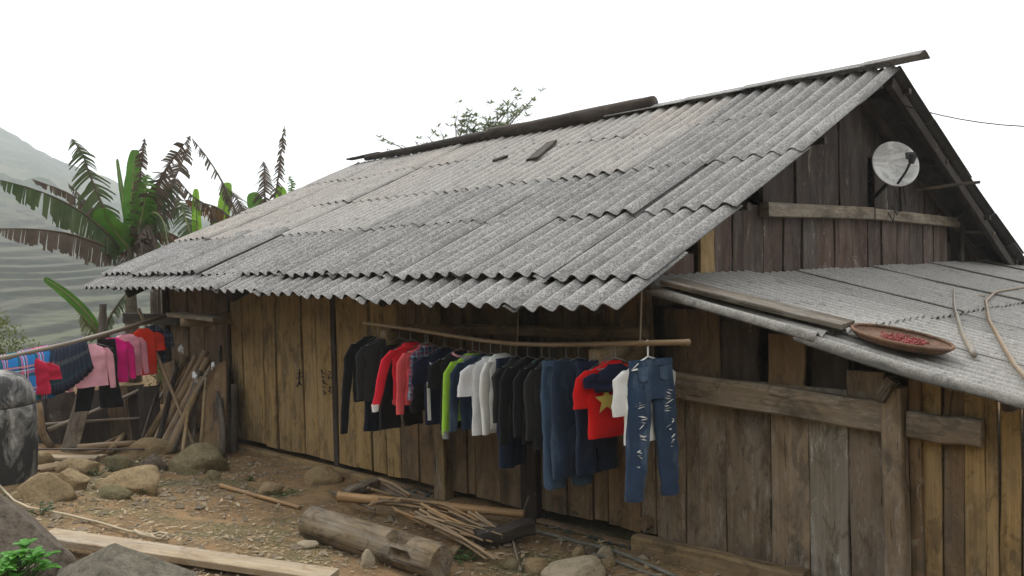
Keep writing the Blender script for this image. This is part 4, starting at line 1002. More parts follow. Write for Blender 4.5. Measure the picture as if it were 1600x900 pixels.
a, b = gnd(540, 772, .06), gnd(588, 752, .08); tag(timber('timber_offcut', a, b, .12, .08, W_SILV, jag=.015, bev=.015), 'grey timber offcut between the log and the wall', 'timber')
a, b = gnd(690, 880, .03), gnd(722, 852, .04); tag(timber('wood_splinter', a, b, .07, .05, W_LOG, jag=.01), 'short split piece of wood by the log end', 'wood')
a, b = gnd(600, 760, .03), gnd(770, 826, .05); tag(timber('board', a, b, .16, .03, W_GRY), 'old board lying under the bamboo heap along the wall', 'board')
# pipe and the row of bottles under the wall
PIPE = plain('pipe_grey', (.15, .14, .115), .7, .3)
mb = MB(); pts = [gnd(x, y, .03) for x, y in ((822, 826), (870, 838), (915, 850), (945, 856), (985, 870), (1022, 886), (1062, 904))]; mb.tube(pts, .016, 8)
tag(mb.build('water_pipe', PIPE, smooth=True), 'grey water pipe running along the wall foot below the bottles', 'pipe')
mb = MB(); pts = [gnd(x, y, .02) for x, y in ((905, 858), (960, 876), (1005, 893), (1045, 906))]; mb.tube(pts, .011, 8)
tag(mb.build('water_pipe', PIPE, smooth=True), 'thinner second pipe below the first at the wall foot', 'pipe')
GLASSM = plain('bottle_dark_green', (.022, .034, .028), .32, .5, 30, .5)
mb = MB(); mb.grid([[(r_*math.cos(a), r_*math.sin(a), z) for a in [2*math.pi*k/12 for k in range(12)]] for r_, z in ((.012, -.10), (.014, -.04), (.036, .01), (.038, .03), (.038, .135), (.034, .145), (.020, .140), (.001, .132))], closed=True)
BOT = mb.mesh('bottle', GLASSM, True)
for i in range(15):
    f = i/14; q = on(846 + 154*f, 826 + 42*f, 1, -.055); o = link('bottle', BOT); o.location = (q.x, q.y+random.uniform(-.01, .01), q.z-.075); o.rotation_euler = (random.uniform(-.08, .08), random.uniform(-.08, .08), i)
    tag(o, 'dark green bottle set neck-down in the row under the right wall sill', 'bottle', 'bottles under the right sill')
for i in range(6):
    f = i/5; q = on(632 + 50*f, 768 + 13*f, 1, -.055); o = link('bottle', BOT); o.location = (q.x, q.y, q.z-.09); o.rotation_euler = (random.uniform(-.08, .08), random.uniform(-.08, .08), i)
    tag(o, 'dark bottle set neck-down under the sill behind the bamboo heap', 'bottle', 'bottles behind the bamboo heap')
# rope
ROPE = cloth('rope_fibre', (.46, .38, .26))
pts = [gnd(x, y, .035) for x, y in ((-10, 748), (8, 768), (22, 782), (45, 793), (68, 797), (100, 803), (150, 815), (200, 830), (240, 836), (262, 839))]; e = pts[-1]
pts += [e+Vector((.05, -.03, .0)), e+Vector((.04, -.10, .015)), e+Vector((-.05, -.10, .03)), e+Vector((-.06, -.03, .03)), e+Vector((.02, -.01, .03)), e+Vector((.07, -.09, .02)), e+Vector((-.08, -.17, .045)), e+Vector((-.20, -.16, .05))]
mb = MB(); mb.tube(pts, .010, 6); tag(mb.build('rope', ROPE, smooth=True), 'off-white rope with a knotted end beside the pale plank', 'rope')

# ------------------------------------------------------------------ things on the lean-to roof
def on_lean(px, py, up=.03):
    d = ray(px, py); t = 3.0
    while t < 20:
        p = CAM + d*t
        if p.z <= lean_z(p.x, p.y) + up: break
        t += .01
    return p
a, b = on_lean(1045, 440, .09), on_lean(1325, 508, .10)
tag(timber('weathered_board', a, b, .28, .035, W_LICH, jag=.007, bev=.005, n=14, face=(.238, 0, 1)), 'rough weathered board lying on the lean-to roof edge', 'board')
q = on_lean(1407, 535, .062)
BASK = wood('basket_weave', (.24, .13, .075), (.2, .11, .07), stain=.5)
bk = thing('winnowing_basket', 'round brown winnowing basket lying on the lean-to roof', 'basket', q)
nrm = Vector((.225, .02, 1)).normalized(); xx = Vector((0, 1, 0)); yy = nrm.cross(xx); fb = Matrix((xx, yy, nrm)).transposed().to_4x4(); fb.translation = q
br = 75/pxm(q)
mb = MB(); mb.grid([[(br*k*math.cos(a), br*k*math.sin(a), z) for a in [2*math.pi*i/40 for i in range(40)]] for k, z in ((.001, 0), (.5, .004), (.85, .010), (.95, .024), (.985, .036), (1.0, .032), (.97, .016), (.88, -.004), (.5, -.012), (.001, -.014))], closed=True)
o = mb.build('tray', BASK, smooth=True); o.matrix_world = fb; attach(o, bk)
mb = MB(); mb.tube([(br*.99*math.cos(a), br*.99*math.sin(a), .037) for a in [2*math.pi*i/40 for i in range(41)]], .012, 6, caps=False); o = mb.build('rim', BASK, smooth=True); o.matrix_world = fb; attach(o, bk)
mb = MB(); rnd = random.Random(3)
for i in range(120):
    a = rnd.uniform(0, 6.28); r_ = br*.55*math.sqrt(rnd.random()); x, y = r_*math.cos(a)+.03, r_*math.sin(a)*.8; d = rnd.uniform(0, 6.28); l = rnd.uniform(.02, .035)
    mb.tube([(x, y, .012+rnd.random()*.012), (x+l*.5*math.cos(d), y+l*.5*math.sin(d), .022+rnd.random()*.01), (x+l*math.cos(d), y+l*math.sin(d), .014)], [.005, .006, .001], 5)
o = mb.build('chili_peppers', plain('chili_red', (.27, .05, .045), .6, .4, 30)); o.matrix_world = fb; stuff(o, 'small heap of red chillies drying in the winnowing basket', 'chillies')
pts = [on_lean(x, y, .065) for x, y in ((1490, 450), (1491, 480), (1503, 520), (1522, 555))]
tag(round_pole('bamboo_stick', pts, .006, .018, BAM_GR), 'crooked bamboo stick lying on the lean-to roof', 'bamboo')
pts = [on_lean(x, y, .07) for x, y in ((1640, 446), (1590, 450), (1555, 456), (1540, 470), (1545, 500), (1562, 530), (1585, 570), (1612, 600))]
tag(round_pole('bent_cane', pts, .011, .016, BAM_BR, wob=.05), 'long curved cane looping over the right of the lean-to roof', 'cane')
for px, py, s, lb_ in ((1384, 468, .05, 'small brick scrap near the dark seam of the lean-to'), (1532, 463, .05, 'white scrap beside the bent cane on the lean-to'), (1456, 471, .03, 'dark chip on the lean-to roof')):
    q = on_lean(px, py, .03); me = rock_mesh(1, px, s, s*.7, s*.4); me.materials.append(ST_PALE if px != 1456 else ST_BRN); o = link('rubble_scrap', me); o.location = q; tag(o, lb_, 'rubble')
# scraps of dark board on the main roof
for (p, q_, w_, lb_) in (((862, 222), (832, 249), .16, 'dark curled board scrap on the upper main roof'), ((790, 244), (773, 251), .10, 'small dark wood scrap left of the curled scrap on the roof')):
    a, b = on_roof(*p, .09), on_roof(*q_, .10); tag(timber('board_scrap', a, b, w_, .03, W_DRK, face=(0, -.45, 1), jag=.012), lb_, 'board')
for k in range(12):
    px, py = random.uniform(640, 980), random.uniform(340, 430); q = on_roof(px, py, .05)
    if k < 8:
        mb = MB(); d = random.uniform(0, 3.1); l = random.uniform(.06, .2); mb.tube([(0, 0, 0), (l*.5*math.cos(d), l*.5*math.sin(d), .02), (l*math.cos(d), l*math.sin(d), .0+l*.45*math.sin(d))], .006, 4)
        o = mb.build('twig', BAM_DK); o.location = q; tag(o, 'dark twig blown onto the lower main roof', 'twig', 'twigs on the main roof')

# ------------------------------------------------------------------ satellite dish
dq = on(1397, 259, 0, -3.72); dish = thing('satellite_dish', 'stained white satellite dish on the gable', 'dish', dq)
def dish_mat():
    mt, t, b = mat('dish_enamel'); v, oi, raw = coords(t); n1 = noi(t, scaled(t, raw, (2.5, 5, 2.5)), 1.2, 5, .65, .8); n2 = noi(t, raw, 26, 4)
    c = mix(t, ramp(t, n1, [(.44, g(0)), (.54, g(1))]), (.42, .41, .40), (.66, .65, .63)); c = mix(t, ramp(t, n2, [(.62, g(0)), (.7, g(.7))]), c, (.2, .18, .15))
    L(t, c, b.inputs['Base Color']); b.inputs['Roughness'].default_value = .45; return mt
dn = (Vector((.62, -.70, .38))).normalized(); dx = Vector((0, 0, 1)).cross(dn).normalized(); dy = dn.cross(dx); fd = Matrix((dx, dy, dn)).transposed().to_4x4(); fd.translation = dq
rr_ = 36/pxm(dq)
mb = MB(); mb.grid([[(rr_*k*.96*math.cos(a), rr_*k*1.05*math.sin(a), .20*rr_*k*k+o_) for a in [2*math.pi*i/40 for i in range(40)]] for k, o_ in ((.001, 0), (.3, 0), (.6, 0), (.85, 0), (1, 0), (1.03, -.004), (1.03, -.014), (.98, -.014), (.6, -.012), (.001, -.012))], closed=True)
o = mb.build('reflector', dish_mat(), smooth=True); o.matrix_world = fd; attach(o, dish)
mb = MB(); mb.tube([(-.02, -rr_*1.0, .10*rr_), (.06, -rr_*.55, rr_*.5), (.10, -.05, rr_*.78)], .014, 6); o = mb.build('arm', BLACKP); o.matrix_world = fd; attach(o, dish)
mb = MB(); mb.tube([(.10, -.07, rr_*.78), (.12, .0, rr_*.82)], [.03, .045], 8); mb.box(.05, .15, -.03, .04, rr_*.80, rr_*.90); o = mb.build('receiver', BLACKP); o.matrix_world = fd; attach(o, dish)
wq = on(1360, 325, 0, XG)
mb = MB(); mb.tube([dq - dn*.02, dq - dn*.12 - Vector((0, 0, .10)), Vector((XG+.05, wq.y, wq.z+.12))], .022, 6); mb.build('mount', BLACKP, dish)
for k, (x0, y0, x1, y1) in enumerate(((1399, 297, 1398, 330), (1410, 285, 1404, 320))):
    a, b = on(x0, y0, 0, -3.8), on(x1, y1, 0, XG+.14); mb = MB(); mb.tube([a, (a+b)/2+Vector((.05, .02, -.12)), b, b+Vector((.02, -.10, -.12)), b+Vector((.01, -.22, -.02))], .006, 5); mb.build('cable', BLACKP, dish)
a = Vector((XG, on(1360, 148, 0, XG).y, on(1360, 148, 0, XG).z)); b = at(1760, 196, 7.5)
mb = MB(); mb.tube([a + (b-a)*(i/12) - Vector((0, 0, .14*math.sin(i/12*math.pi))) for i in range(13)], .006, 5); tag(mb.build('overhead_wire', BLACKP), 'thin overhead wire running from the gable to the right', 'wire')

# ------------------------------------------------------------------ charcoal marks on the boards
CHAR = plain('charcoal', (.020, .016, .012), .9, .3)
front_planks = [o for o in house.children if o.name.startswith('plank')]
def mark(strokes, w=.006):
    for st_ in strokes:
        mb = MB(); X = 0
        for (x0, y0), (x1, y1) in zip(st_, st_[1:]):
            p, q = on(x0, y0, 1, -.040), on(x1, y1, 1, -.040); d = (q-p); d.y = 0; n_ = Vector((-d.z, 0, d.x)).normalized()*w/2; X = p.x; q = q + d.normalized()*w*.4
            mb.add([p+n_, p-n_, q-n_, q+n_, p+n_+Vector((0, .012, 0)), p-n_+Vector((0, .012, 0)), q-n_+Vector((0, .012, 0)), q+n_+Vector((0, .012, 0))], [(0, 1, 2, 3), (0, 4, 5, 1), (1, 5, 6, 2), (2, 6, 7, 3), (3, 7, 4, 0)])
        host = min(front_planks, key=lambda o: abs(o.location.x - X) + (9 if abs(o.location.y) > .2 else 0)); mb.build('charcoal_mark', CHAR, host)
mark([[(463, 584), (471, 582)], [(467, 577), (467, 600)], [(462, 591), (472, 588)], [(467, 596), (463, 604)], [(466, 596), (470, 602)]])
mark([[(501, 578), (503, 583), (507, 584)], [(502, 588), (506, 590)], [(504, 594), (505, 599), (509, 600)], [(503, 604), (507, 606)], [(504, 610), (508, 614), (504, 616)]], .004)
mark([[(512, 580), (516, 582)], [(513, 588), (512, 592), (517, 590)], [(512, 606), (516, 604), (513, 612), (517, 613)], [(512, 586), (517, 584)]], .004)

# ------------------------------------------------------------------ the heap of wood at the far corner
def stand(pa, pb, ya, yb=None):                    # foot and head of a leaning piece from photo pixels and wall distances
    return on(pa[0], pa[1], 1, ya), on(pb[0], pb[1], 1, ya if yb is None else yb)
G3 = 'wood leaning at the house corner'
def lean_pole(pa, pb, ya, yb, r0, r1, mt, label, name='leaning_pole', bend=None, nodes=0):
    a, b = stand(pa, pb, ya, yb); a.z = min(a.z, ground_z(a.x, a.y)+.02) if a.z > ground_z(a.x, a.y) else a.z
    pts = [a, b] if bend is None else [a, (a+b)/2+Vector(bend), b]
    tag(round_pole(name, pts, r0, r1, mt, nodes=nodes, wob=.12), label, 'pole', G3)
lean_pole((222, 698), (290, 557), -.75, -.15, .045, .05, W_LOG, 'curved brown pole, leftmost of the thick leaning ones', bend=(.1, .0, -.05))
lean_pole((240, 697), (322, 548), -.75, -.12, .045, .045, BAM_BR, 'thick grey bamboo pole leaning with a dark top end', nodes=1)
lean_pole((252, 700), (325, 560), -.80, -.16, .05, .045, BAM_BR, 'whitish weathered bamboo pole beside the thick grey one', nodes=1)
lean_pole((263, 704), (318, 590), -.85, -.3, .05, .045, W_LOG, 'rightmost brown pole of the leaning bundle')
lean_pole((230, 694), (285, 580), -.7, -.1, .03, .03, W_BRN, 'thin brown pole behind the leaning bundle')
lean_pole((246, 690), (300, 570), -.55, -.08, .035, .03, W_BRN, 'second thin brown pole deep in the leaning bundle')
lean_pole((213, 690), (262, 600), -.5, -.1, .025, .02, BAM_GR, 'thin grey stick left of the leaning bundle')
lean_pole((303, 584), (217, 483), -.62, -.45, .02, .022, BAM_BR, 'long thin stick slanting the other way across the bundle')
lean_pole((347, 706), (342, 622), -.55, -.35, .045, .035, W_BARK, 'crooked bark-covered branch leaning before the wide board', bend=(.06, 0, .0))
lean_pole((340, 690), (340, 612), -.48, -.30, .035, .02, W_BARK, 'short dark branch behind the crooked one')
lean_pole((364, 708), (367, 600), -.25, -.12, .05, .045, W_BARK, 'upright bark log against the wall right of the wide board')
lean_pole((356, 706), (354, 580), -.32, -.14, .035, .03, W_BARK, 'thin upright dark log beside the upright bark log')
lean_pole((345, 650), (344, 540), -.2, -.08, .05, .02, W_BARK, 'splintered dark stump end above the wide board')
for k, (p_, q_, la_) in enumerate((((226, 697), (296, 566), 'slim brown pole, second from the left of the leaning bundle'), ((236, 700), (306, 556), 'slim pale pole in the middle of the leaning bundle'), ((258, 702), (330, 572), 'slim grey pole at the front of the leaning bundle'), ((270, 706), (312, 580), 'short dark pole at the right of the leaning bundle'),
        ((244, 690), (276, 574), 'steep dark pole behind the leaning bundle'), ((284, 706), (300, 596), 'steep split batten before the old square board'), ((218, 692), (250, 596), 'short crooked stick at the far left of the bundle'), ((311, 708), (322, 590), 'slim upright batten against the wide board'))):
    lean_pole(p_, q_, -.72-.03*k, -.2-.03*k, (.03, .034, .028, .04, .035, .025, .02, .022)[k], (.025, .03, .024, .036, .03, .022, .015, .02)[k], (W_BRN, BAM_BR, BAM_GR, W_BARK, W_DRK, W_LOG, W_BARK, W_LOG)[k], la_)
def lean_board(pa, pb, ya, yb, w, th, mt, label):
    a, b = stand(pa, pb, ya, yb); tag(timber('leaning_board', a, b, w, th, mt, face=(.35, -1, .2), jag=.008), label, 'board', G3)
lean_board((333, 706), (336, 572), -.55, -.18, .40, .03, W_BRN, 'wide flat brown board leaning at the house corner')
lean_board((296, 706), (306, 592), -.62, -.28, .13, .03, W_GRY, 'narrow reddish board between the poles and the wide board')
lean_board((268, 690), (264, 566), -.35, -.1, .24, .03, W_BRN, 'old square board behind the leaning poles')
PLAST = plain('thin_plastic', (.55, .56, .57), .3, .35, 20, .5)
for (px, py, ya, s, lb_) in ((283, 545, -.3, .075, 'small white plastic bag hung on the corner post'), (305, 587, -.75, .06, 'silvery plastic wrapped round the leaning poles'), (333, 570, -.5, .05, 'scrap of pale plastic on top of the wide board')):
    me = rock_mesh(3, px, s*.8, s*.45, s*.9, rough=1.1, flat=2, facet=.5); me.materials.append(PLAST); o = link('plastic_bag', me); o.location = on(px, py, 1, ya); tag(o, lb_, 'plastic')
# low fence of slabs behind the yard, the leaning silver board and rails
fence = thing('slab_fence', 'low fence of dark wooden slabs behind the washing', 'fence', gnd(130, 694))
for i, (pa, pb, w, mt) in enumerate((((75, 694), (72, 622), .30, W_DRK), ((98, 696), (96, 614), .30, W_DRK), ((118, 694), (122, 616), .24, W_GAB), ((150, 694), (150, 610), .34, W_DRK), ((172, 692), (170, 612), .22, W_DRK),
        ((190, 692), (182, 604), .22, W_BRN), ((206, 690), (198, 606), .18, W_LOG), ((220, 690), (212, 602), .20, W_DRK), ((50, 694), (50, 625), .3, W_DRK), ((238, 690), (232, 604), .24, W_DRK))):
    a = gnd(*pa); d = (a-CAM).dot(FWD); b = at(pb[0], pb[1], d+.25); timber('slab', a-Vector((0, 0, .1)), b, w*1.05, .03, mt, fence, face=(.9, -.45, .15), jag=.02)
a, b = gnd(60, 690), gnd(250, 682); d0, d1 = (a-CAM).dot(FWD), (b-CAM).dot(FWD)
round_pole('rail', [at(60, 664, d0-.15), at(140, 658, (d0+d1)/2-.15), at(225, 653, d1-.15)], .022, .018, BAM_GR, fence)
round_pole('rail', [at(75, 672, d0-.22), at(150, 642, (d0+d1)/2-.1), at(228, 605, d1-.05)], .03, .025, BAM_GR, fence)
a = gnd(108, 706); d = (a-CAM).dot(FWD); tag(timber('silver_board', a, at(136, 604, d+.3), .19, .03, W_SILV, face=(.9, -.45, .15)), 'silver grey board propped against the slab fence', 'board')
a = gnd(82, 700); d = (a-CAM).dot(FWD); tag(round_pole('crooked_branch', [a, at(66, 680, d), at(64, 655, d), at(58, 630, d)], .04, .05, W_LOG, wob=.2), 'pale crooked branch standing right of the water jar', 'branch')
for (p, q, r_, mt, lb_) in (((122, 700), (212, 692), .045, BAM, 'pale bamboo log lying at the foot of the fence'), ((172, 706), (196, 676), .045, W_LOG, 'knobbly forked branch at the foot of the fence'), ((55, 702), (228, 702), .012, BAM_DK, 'thin dark rod lying along the stone row'),
                            ((150, 700), (188, 682), .03, W_BRN, 'short brown branch behind the forked one')):
    a, b = gnd(*p, .06), gnd(*q, .10); tag(round_pole('fallen_branch', [a, b], r_, r_*.8, mt, wob=.15), lb_, 'branch')
for (p, q, w, lb_) in (((66, 714), (152, 716), .16, 'pale board lying flat near the water jar'), ((48, 735), (120, 722), .26, 'wide pale board on the ground beside the water jar'), ((105, 728), (160, 712), .09, 'narrow pale batten across the flat boards')):
    a, b = gnd(*p, .03), gnd(*q, .05); tag(timber('flat_board', a, b, w, .035, W_SAW if w < .2 else W_LOG, roll=0), lb_, 'board')

# ------------------------------------------------------------------ banana plants
LF_G = leafmat('banana_green', (.055, .145, .022), (.095, .22, .035), .35); LF_D = leafmat('banana_dull', (.050, .085, .030), (.085, .11, .05), .25)
LF_Y = leafmat('banana_fresh', (.16, .34, .03), (.22, .42, .05), .45); LF_B = leafmat('banana_dead', (.075, .055, .04), (.13, .10, .075), .1); LF_O = leafmat('banana_rust', (.20, .10, .035), (.10, .065, .04), .15)
RIB = plain('banana_rib', (.20, .22, .09), .6, .3)
def banana_leaf(parent, px, depth, width, mt, tatter=.0, droop=0.0, dz=0.0, seed=1, up_tip=1.0):
    """A leaf along photo pixels px (base to tip); tatter cuts the blade into strips, droop lets them hang."""
    rnd = random.Random(seed); k = len(px)
    ctr = [at(x, y, depth + dz*i/(k-1)) for i, (x, y) in enumerate(px)]
    def bez(f):
        f *= (k-1); i = min(k-2, int(f)); u = f-i
        p0, p1, p2, p3 = ctr[max(0, i-1)], ctr[i], ctr[i+1], ctr[min(k-1, i+2)]
        return .5*((2*p1) + (p2-p0)*u + (2*p0-5*p1+4*p2-p3)*u*u + (3*p1-p0-3*p2+p3)*u**3)
    M = 44; pts = [bez(i/M) for i in range(M+1)]; ln = sum((b_-a_).length for a_, b_ in zip(pts, pts[1:]))
    mb = MB(); mb.tube(pts[::4], [.028*(1-.85*i/11) for i in range(12)][:len(pts[::4])], 5)
    leaf = mb.build('leaf', RIB if tatter < .7 else LF_B, parent)
    mb = MB(); view = -FWD
    halves = {}
    for s in (-1, 1):
        n = M*2; i = int(n*.10)
        while i < n-1:
            run = rnd.choice((1, 2, 2, 3, 4)) if tatter > .3 else n
            j = min(n, i + run)
            keep = rnd.random() > tatter*.26
            if keep or tatter < .3:
                L_rows = []
                tw = rnd.uniform(-.6, .6)*tatter; lk = rnd.uniform(.7, 1.15) if tatter > .3 else 1
                for q in range(i, j+1):
                    f = q/n; c = bez(min(1, f)); t = (bez(min(1, f+.01)) - bez(max(0, f-.01))).normalized()
                    wv = width*(math.sin(min(1, (f-.06)/.94)**.65*math.pi)**(.55 if tatter > .3 else .3) if f < .999 else 0)*(1+.12*nz(f*9, s*3, seed))
                    sd_ = t.cross(view).normalized()*s
                    sd_ = (sd_*math.cos(tw) + view*math.sin(tw)).normalized()
                    hang = Vector((0, 0, -1)); d = (sd_*(1-droop) + hang*droop*1.1 + t*.22).normalized()
                    nar = 1.0 if tatter < .3 else 1
                    row = [c]
                    for h in (1, 2, 3):
                        e = h/3; cur = d*(wv*lk*e) + hang*(.12*wv*e*e*(1+droop*2)) + t*(.10*tatter*wv*e*rnd.uniform(-.3, .3)) + view*(.10*wv*e*(1-droop))
                        if tatter > .3: cur += t*( (f-(i+j)/2/n)*-ln*.30*e )
                        row.append(c + cur)
                    L_rows.append(row)
                if run == n: halves[s] = L_rows
                else: mb.grid(L_rows)
            i = j
    if len(halves) == 2: mb.grid([a_[:0:-1] + b_ for a_, b_ in zip(halves[-1], halves[1])])
    bl = mb.build('blade', mt, leaf, smooth=True)
    return leaf
def trunk_of(parent, px, depth, r0, r1, mt): 
    b_ = [at(x, y, depth) for x, y in px]; mb = MB(); mb.tube(b_, [r0+(r1-r0)*i/(len(b_)-1) for i in range(len(b_))], 10); return mb.build('trunk', mt, parent, True)
TRK = wood('banana_trunk', (.13, .10, .055), (.12, .10, .06), stain=.7, grey=.3)
d = 14.6; bp = thing('banana_plant', 'tall tattered banana plant left of the roof end', 'banana plant', at(207, 620, d))
trunk_of(bp, ((208, 640), (207, 540), (205, 470), (204, 382)), d, .17, .05, TRK)
for i, a_ in enumerate((
    ([(192, 395), (168, 365), (120, 326), (60, 298), (0, 281)], .25, LF_D, .75, .85, -1.2), ([(190, 398), (160, 383), (110, 366), (55, 358), (-4, 357)], .20, LF_B, .8, .95, -1.5),
    ([(200, 390), (172, 345), (145, 285), (130, 245), (112, 216)], .26, LF_D, .7, .45, -.3), ([(195, 385), (165, 350), (115, 306), (50, 280)], .12, LF_B, 1.0, .7, .8), ([(175, 352), (150, 330), (128, 308), (106, 286)], .10, LF_B, 1.1, .7, .8),
    ([(206, 385), (206, 330), (208, 280), (211, 234)], .115, LF_G, 0, 0, .2), ([(203, 380), (196, 335), (189, 290), (183, 248)], .035, LF_G, 0, 0, .5), ([(208, 385), (214, 325), (220, 265), (226, 216)], .11, LF_B, 1.05, .4, -.3),
    ([(212, 385), (236, 320), (262, 262), (298, 212)], .17, LF_B, .75, .35, -.4), ([(214, 388), (245, 330), (275, 275), (296, 226)], .20, LF_B, .8, .4, .4), ([(205, 392), (185, 368), (170, 346), (162, 325)], .19, LF_G, .1, .2, -.5),
    ([(208, 385), (219, 350), (226, 318), (230, 272)], .20, LF_G, .4, .15, -.3), ([(215, 380), (250, 362), (280, 372), (304, 392)], .16, LF_O, .7, .7, .3), ([(212, 388), (232, 370), (248, 390), (252, 425)], .14, LF_B, .8, .5, 0),
    ([(206, 395), (222, 388), (232, 410), (234, 445)], .16, LF_B, .9, .3, -.2), ([(203, 398), (196, 408), (194, 425), (193, 440)], .12, LF_B, .9, .3, -.2), ([(210, 392), (240, 350), (262, 330), (285, 322)], .18, LF_D, .7, .6, .5), ([(214, 395), (236, 385), (246, 405), (250, 418)], .12, LF_G, .2, .3, .3),
    ([(208, 380), (226, 352), (240, 372), (243, 420)], .20, LF_B, .75, .6, -.3), ([(210, 380), (232, 335), (252, 340), (262, 375)], .2, LF_D, .6, .6, -.4), ([(212, 375), (240, 315), (266, 290), (280, 300)], .18, LF_D, .7, .7, .2), ([(206, 384), (216, 372), (222, 395), (222, 440)], .16, LF_B, .8, .4, -.5), ([(208, 380), (228, 330), (248, 282), (270, 248)], .19, LF_B, .75, .5, .1), ([(205, 388), (198, 392), (196, 410), (195, 436)], .14, LF_B, .8, .4, .2))):
    banana_leaf(bp, a_[0], d, a_[1]*1.3, a_[2], a_[3], a_[4], a_[5], seed=i+3)
d = 17.5; b2 = thing('banana_plant', 'banana plant with two pale upright leaves rising behind the roof', 'banana plant', at(312, 560, d))
trunk_of(b2, ((312, 600), (312, 480), (310, 400)), d, .17, .12, TRK)
for i, a_ in enumerate((([(311, 410), (309, 375), (307, 335), (306, 295)], .085, LF_Y, 0, 0, 0), ([(308, 405), (296, 360), (286, 330), (276, 305)], .24, LF_D, .6, .4, 0), ([(314, 400), (345, 340), (352, 310), (356, 285)], .115, LF_Y, .1, .05, .2),
    ([(345, 370), (330, 328), (300, 306), (276, 277)], .14, LF_B, 1.0, .6, 0), ([(372, 352), (345, 328), (320, 318), (288, 312)], .20, LF_O, .75, .85, 0), ([(375, 348), (350, 290), (325, 248), (300, 216)], .13, LF_B, .95, .6, .3), ([(392, 345), (378, 325), (366, 305), (350, 290)], .22, LF_B, .7, .5, .2), ([(313, 405), (322, 385), (330, 375), (336, 365)], .2, LF_D, .4, .4, .2))):
    banana_leaf(b2, a_[0], d, a_[1]*1.2, a_[2], a_[3], a_[4], a_[5], seed=i+40)
d = 19.0; b3 = thing('banana_plant', 'banana plant farthest right, with a thin dead leaf pointing up', 'banana plant', at(415, 540, d))
trunk_of(b3, ((418, 560), (418, 440), (415, 350)), d, .16, .12, TRK)
for i, a_ in enumerate((([(414, 345), (405, 325), (398, 312), (396, 300)], .16, LF_G, .3, .2, 0), ([(414, 350), (414, 315), (413, 285), (412, 252)], .22, LF_B, .75, .45, 0), ([(420, 350), (432, 295), (438, 250), (445, 196)], .13, LF_B, .9, .5, 0),
    ([(424, 350), (438, 325), (440, 308), (437, 292)], .13, LF_Y, .1, .1, 0), ([(430, 345), (450, 315), (456, 295), (452, 274)], .10, LF_G, .5, .2, 0))):
    banana_leaf(b3, a_[0], d, a_[1]*1.2, a_[2], a_[3], a_[4], a_[5], seed=i+70)
d = 14.0; b4 = thing('banana_plant', 'young banana plant with one long green leaf below the tall one', 'banana plant', at(157, 590, d))
trunk_of(b4, ((157, 600), (158, 545), (158, 505)), d, .07, .05, TRK)
for i, a_ in enumerate((([(156, 525), (140, 495), (108, 462), (69, 434)], .085, LF_G, .1, .25, -.3), ([(155, 528), (144, 512), (134, 500), (124, 488)], .17, leafmat('banana_olive', (.11, .13, .035), (.16, .17, .06)), .6, .6, -.2), ([(160, 520), (172, 495), (188, 470), (203, 452)], .13, LF_D, .7, .55, .2), ([(162, 525), (168, 520), (172, 535), (176, 560)], .1, LF_D, .5, .5, 0))):
    banana_leaf(b4, a_[0], d, a_[1], a_[2], a_[3], a_[4], a_[5], seed=i+90)
for (x0, y0, x1, y1, lb_) in ((240, 455, 243, 560, 'grey dead banana stem under the roof end'), (161, 475, 160, 530, 'broken grey stump beside the young banana plant')):
    a, b = at(x1, y1, 13.8), at(x0, y0, 13.8); tag(round_pole('dead_stem', [a, b], .07, .055, W_BARK, wob=.25), lb_, 'stem')

# ------------------------------------------------------------------ bushes, tree behind the ridge, weeds
LEAF_OL = leafmat('leaf_olive', (.10, .125, .03), (.16, .19, .05)); LEAF_DK = leafmat('leaf_dark', (.035, .07, .02), (.06, .11, .03)); LEAF_BR = leafmat('leaf_bright', (.06, .22, .02), (.10, .30, .03), .3)
def leaves(mb, c, rad, n, size, rnd, flat=1.0, mi=0):
    for _ in range(n):
        v = Vector((rnd.gauss(0, 1), rnd.gauss(0, 1), rnd.gauss(0, 1)*flat)); v = v.normalized()*rad*rnd.random()**.45; p = c+v
        d = Vector((rnd.uniform(-1, 1), rnd.uniform(-1, 1), rnd.uniform(-.6, .9))).normalized(); s = d.cross(Vector((rnd.uniform(-1, 1), rnd.uniform(-1, 1), rnd.uniform(-1, 1)))).normalized(); l = size*rnd.uniform(.6, 1.3)
        mb.add([p, p+d*l*.5+s*l*.2, p+d*l, p+d*l*.5-s*l*.2], [(0, 1, 2, 3)], mi)
def bush(px, py, depth, clumps, size, n, label, mt, seed):
    rnd = random.Random(seed); base = at(px, py, depth); root = thing('bush', label, 'bush', base)
    mb = MB(); mt_ = MB()
    for (dx_, dz_, r_) in clumps:
        c = base + RGT*dx_ + Vector((0, 0, dz_)) + FWD*rnd.uniform(-.3, .3); leaves(mb, c, r_, n, size, rnd); mt_.tube([base, (base+c)/2+Vector((rnd.uniform(-.1, .1), 0, .05)), c], [.03, .02, .008], 5)
    mt_.build('stem', W_BARK, root); mb.build('foliage', mt, root)
bush(15, 600, 15.5, [(-.5, .5, .45), (-.1, .75, .42), (.25, .5, .40), (.6, .3, .35), (-.3, 1.05, .25), (.05, .25, .5), (.85, .15, .3)], .07, 420, 'olive green bush at the left edge beyond the washing', LEAF_OL, 4)
bush(175, 610, 16.5, [(-.3, .3, .35), (.3, .35, .3), (.8, .3, .35), (-.8, .3, .3)], .07, 300, 'dark green bush behind the young banana plant', LEAF_DK, 6)
bush(262, 600, 13.5, [(0, .3, .25), (.05, .6, .22), (-.1, .1, .25)], .06, 220, 'small bush seen past the house corner', LEAF_OL, 8)
rnd = random.Random(11)
tb = Vector((at(720, 240, 16.5).x, at(720, 240, 16.5).y, -1.5)); tree = thing('tree', 'sparse tree whose leafy twigs rise above the roof ridge', 'tree', tb)
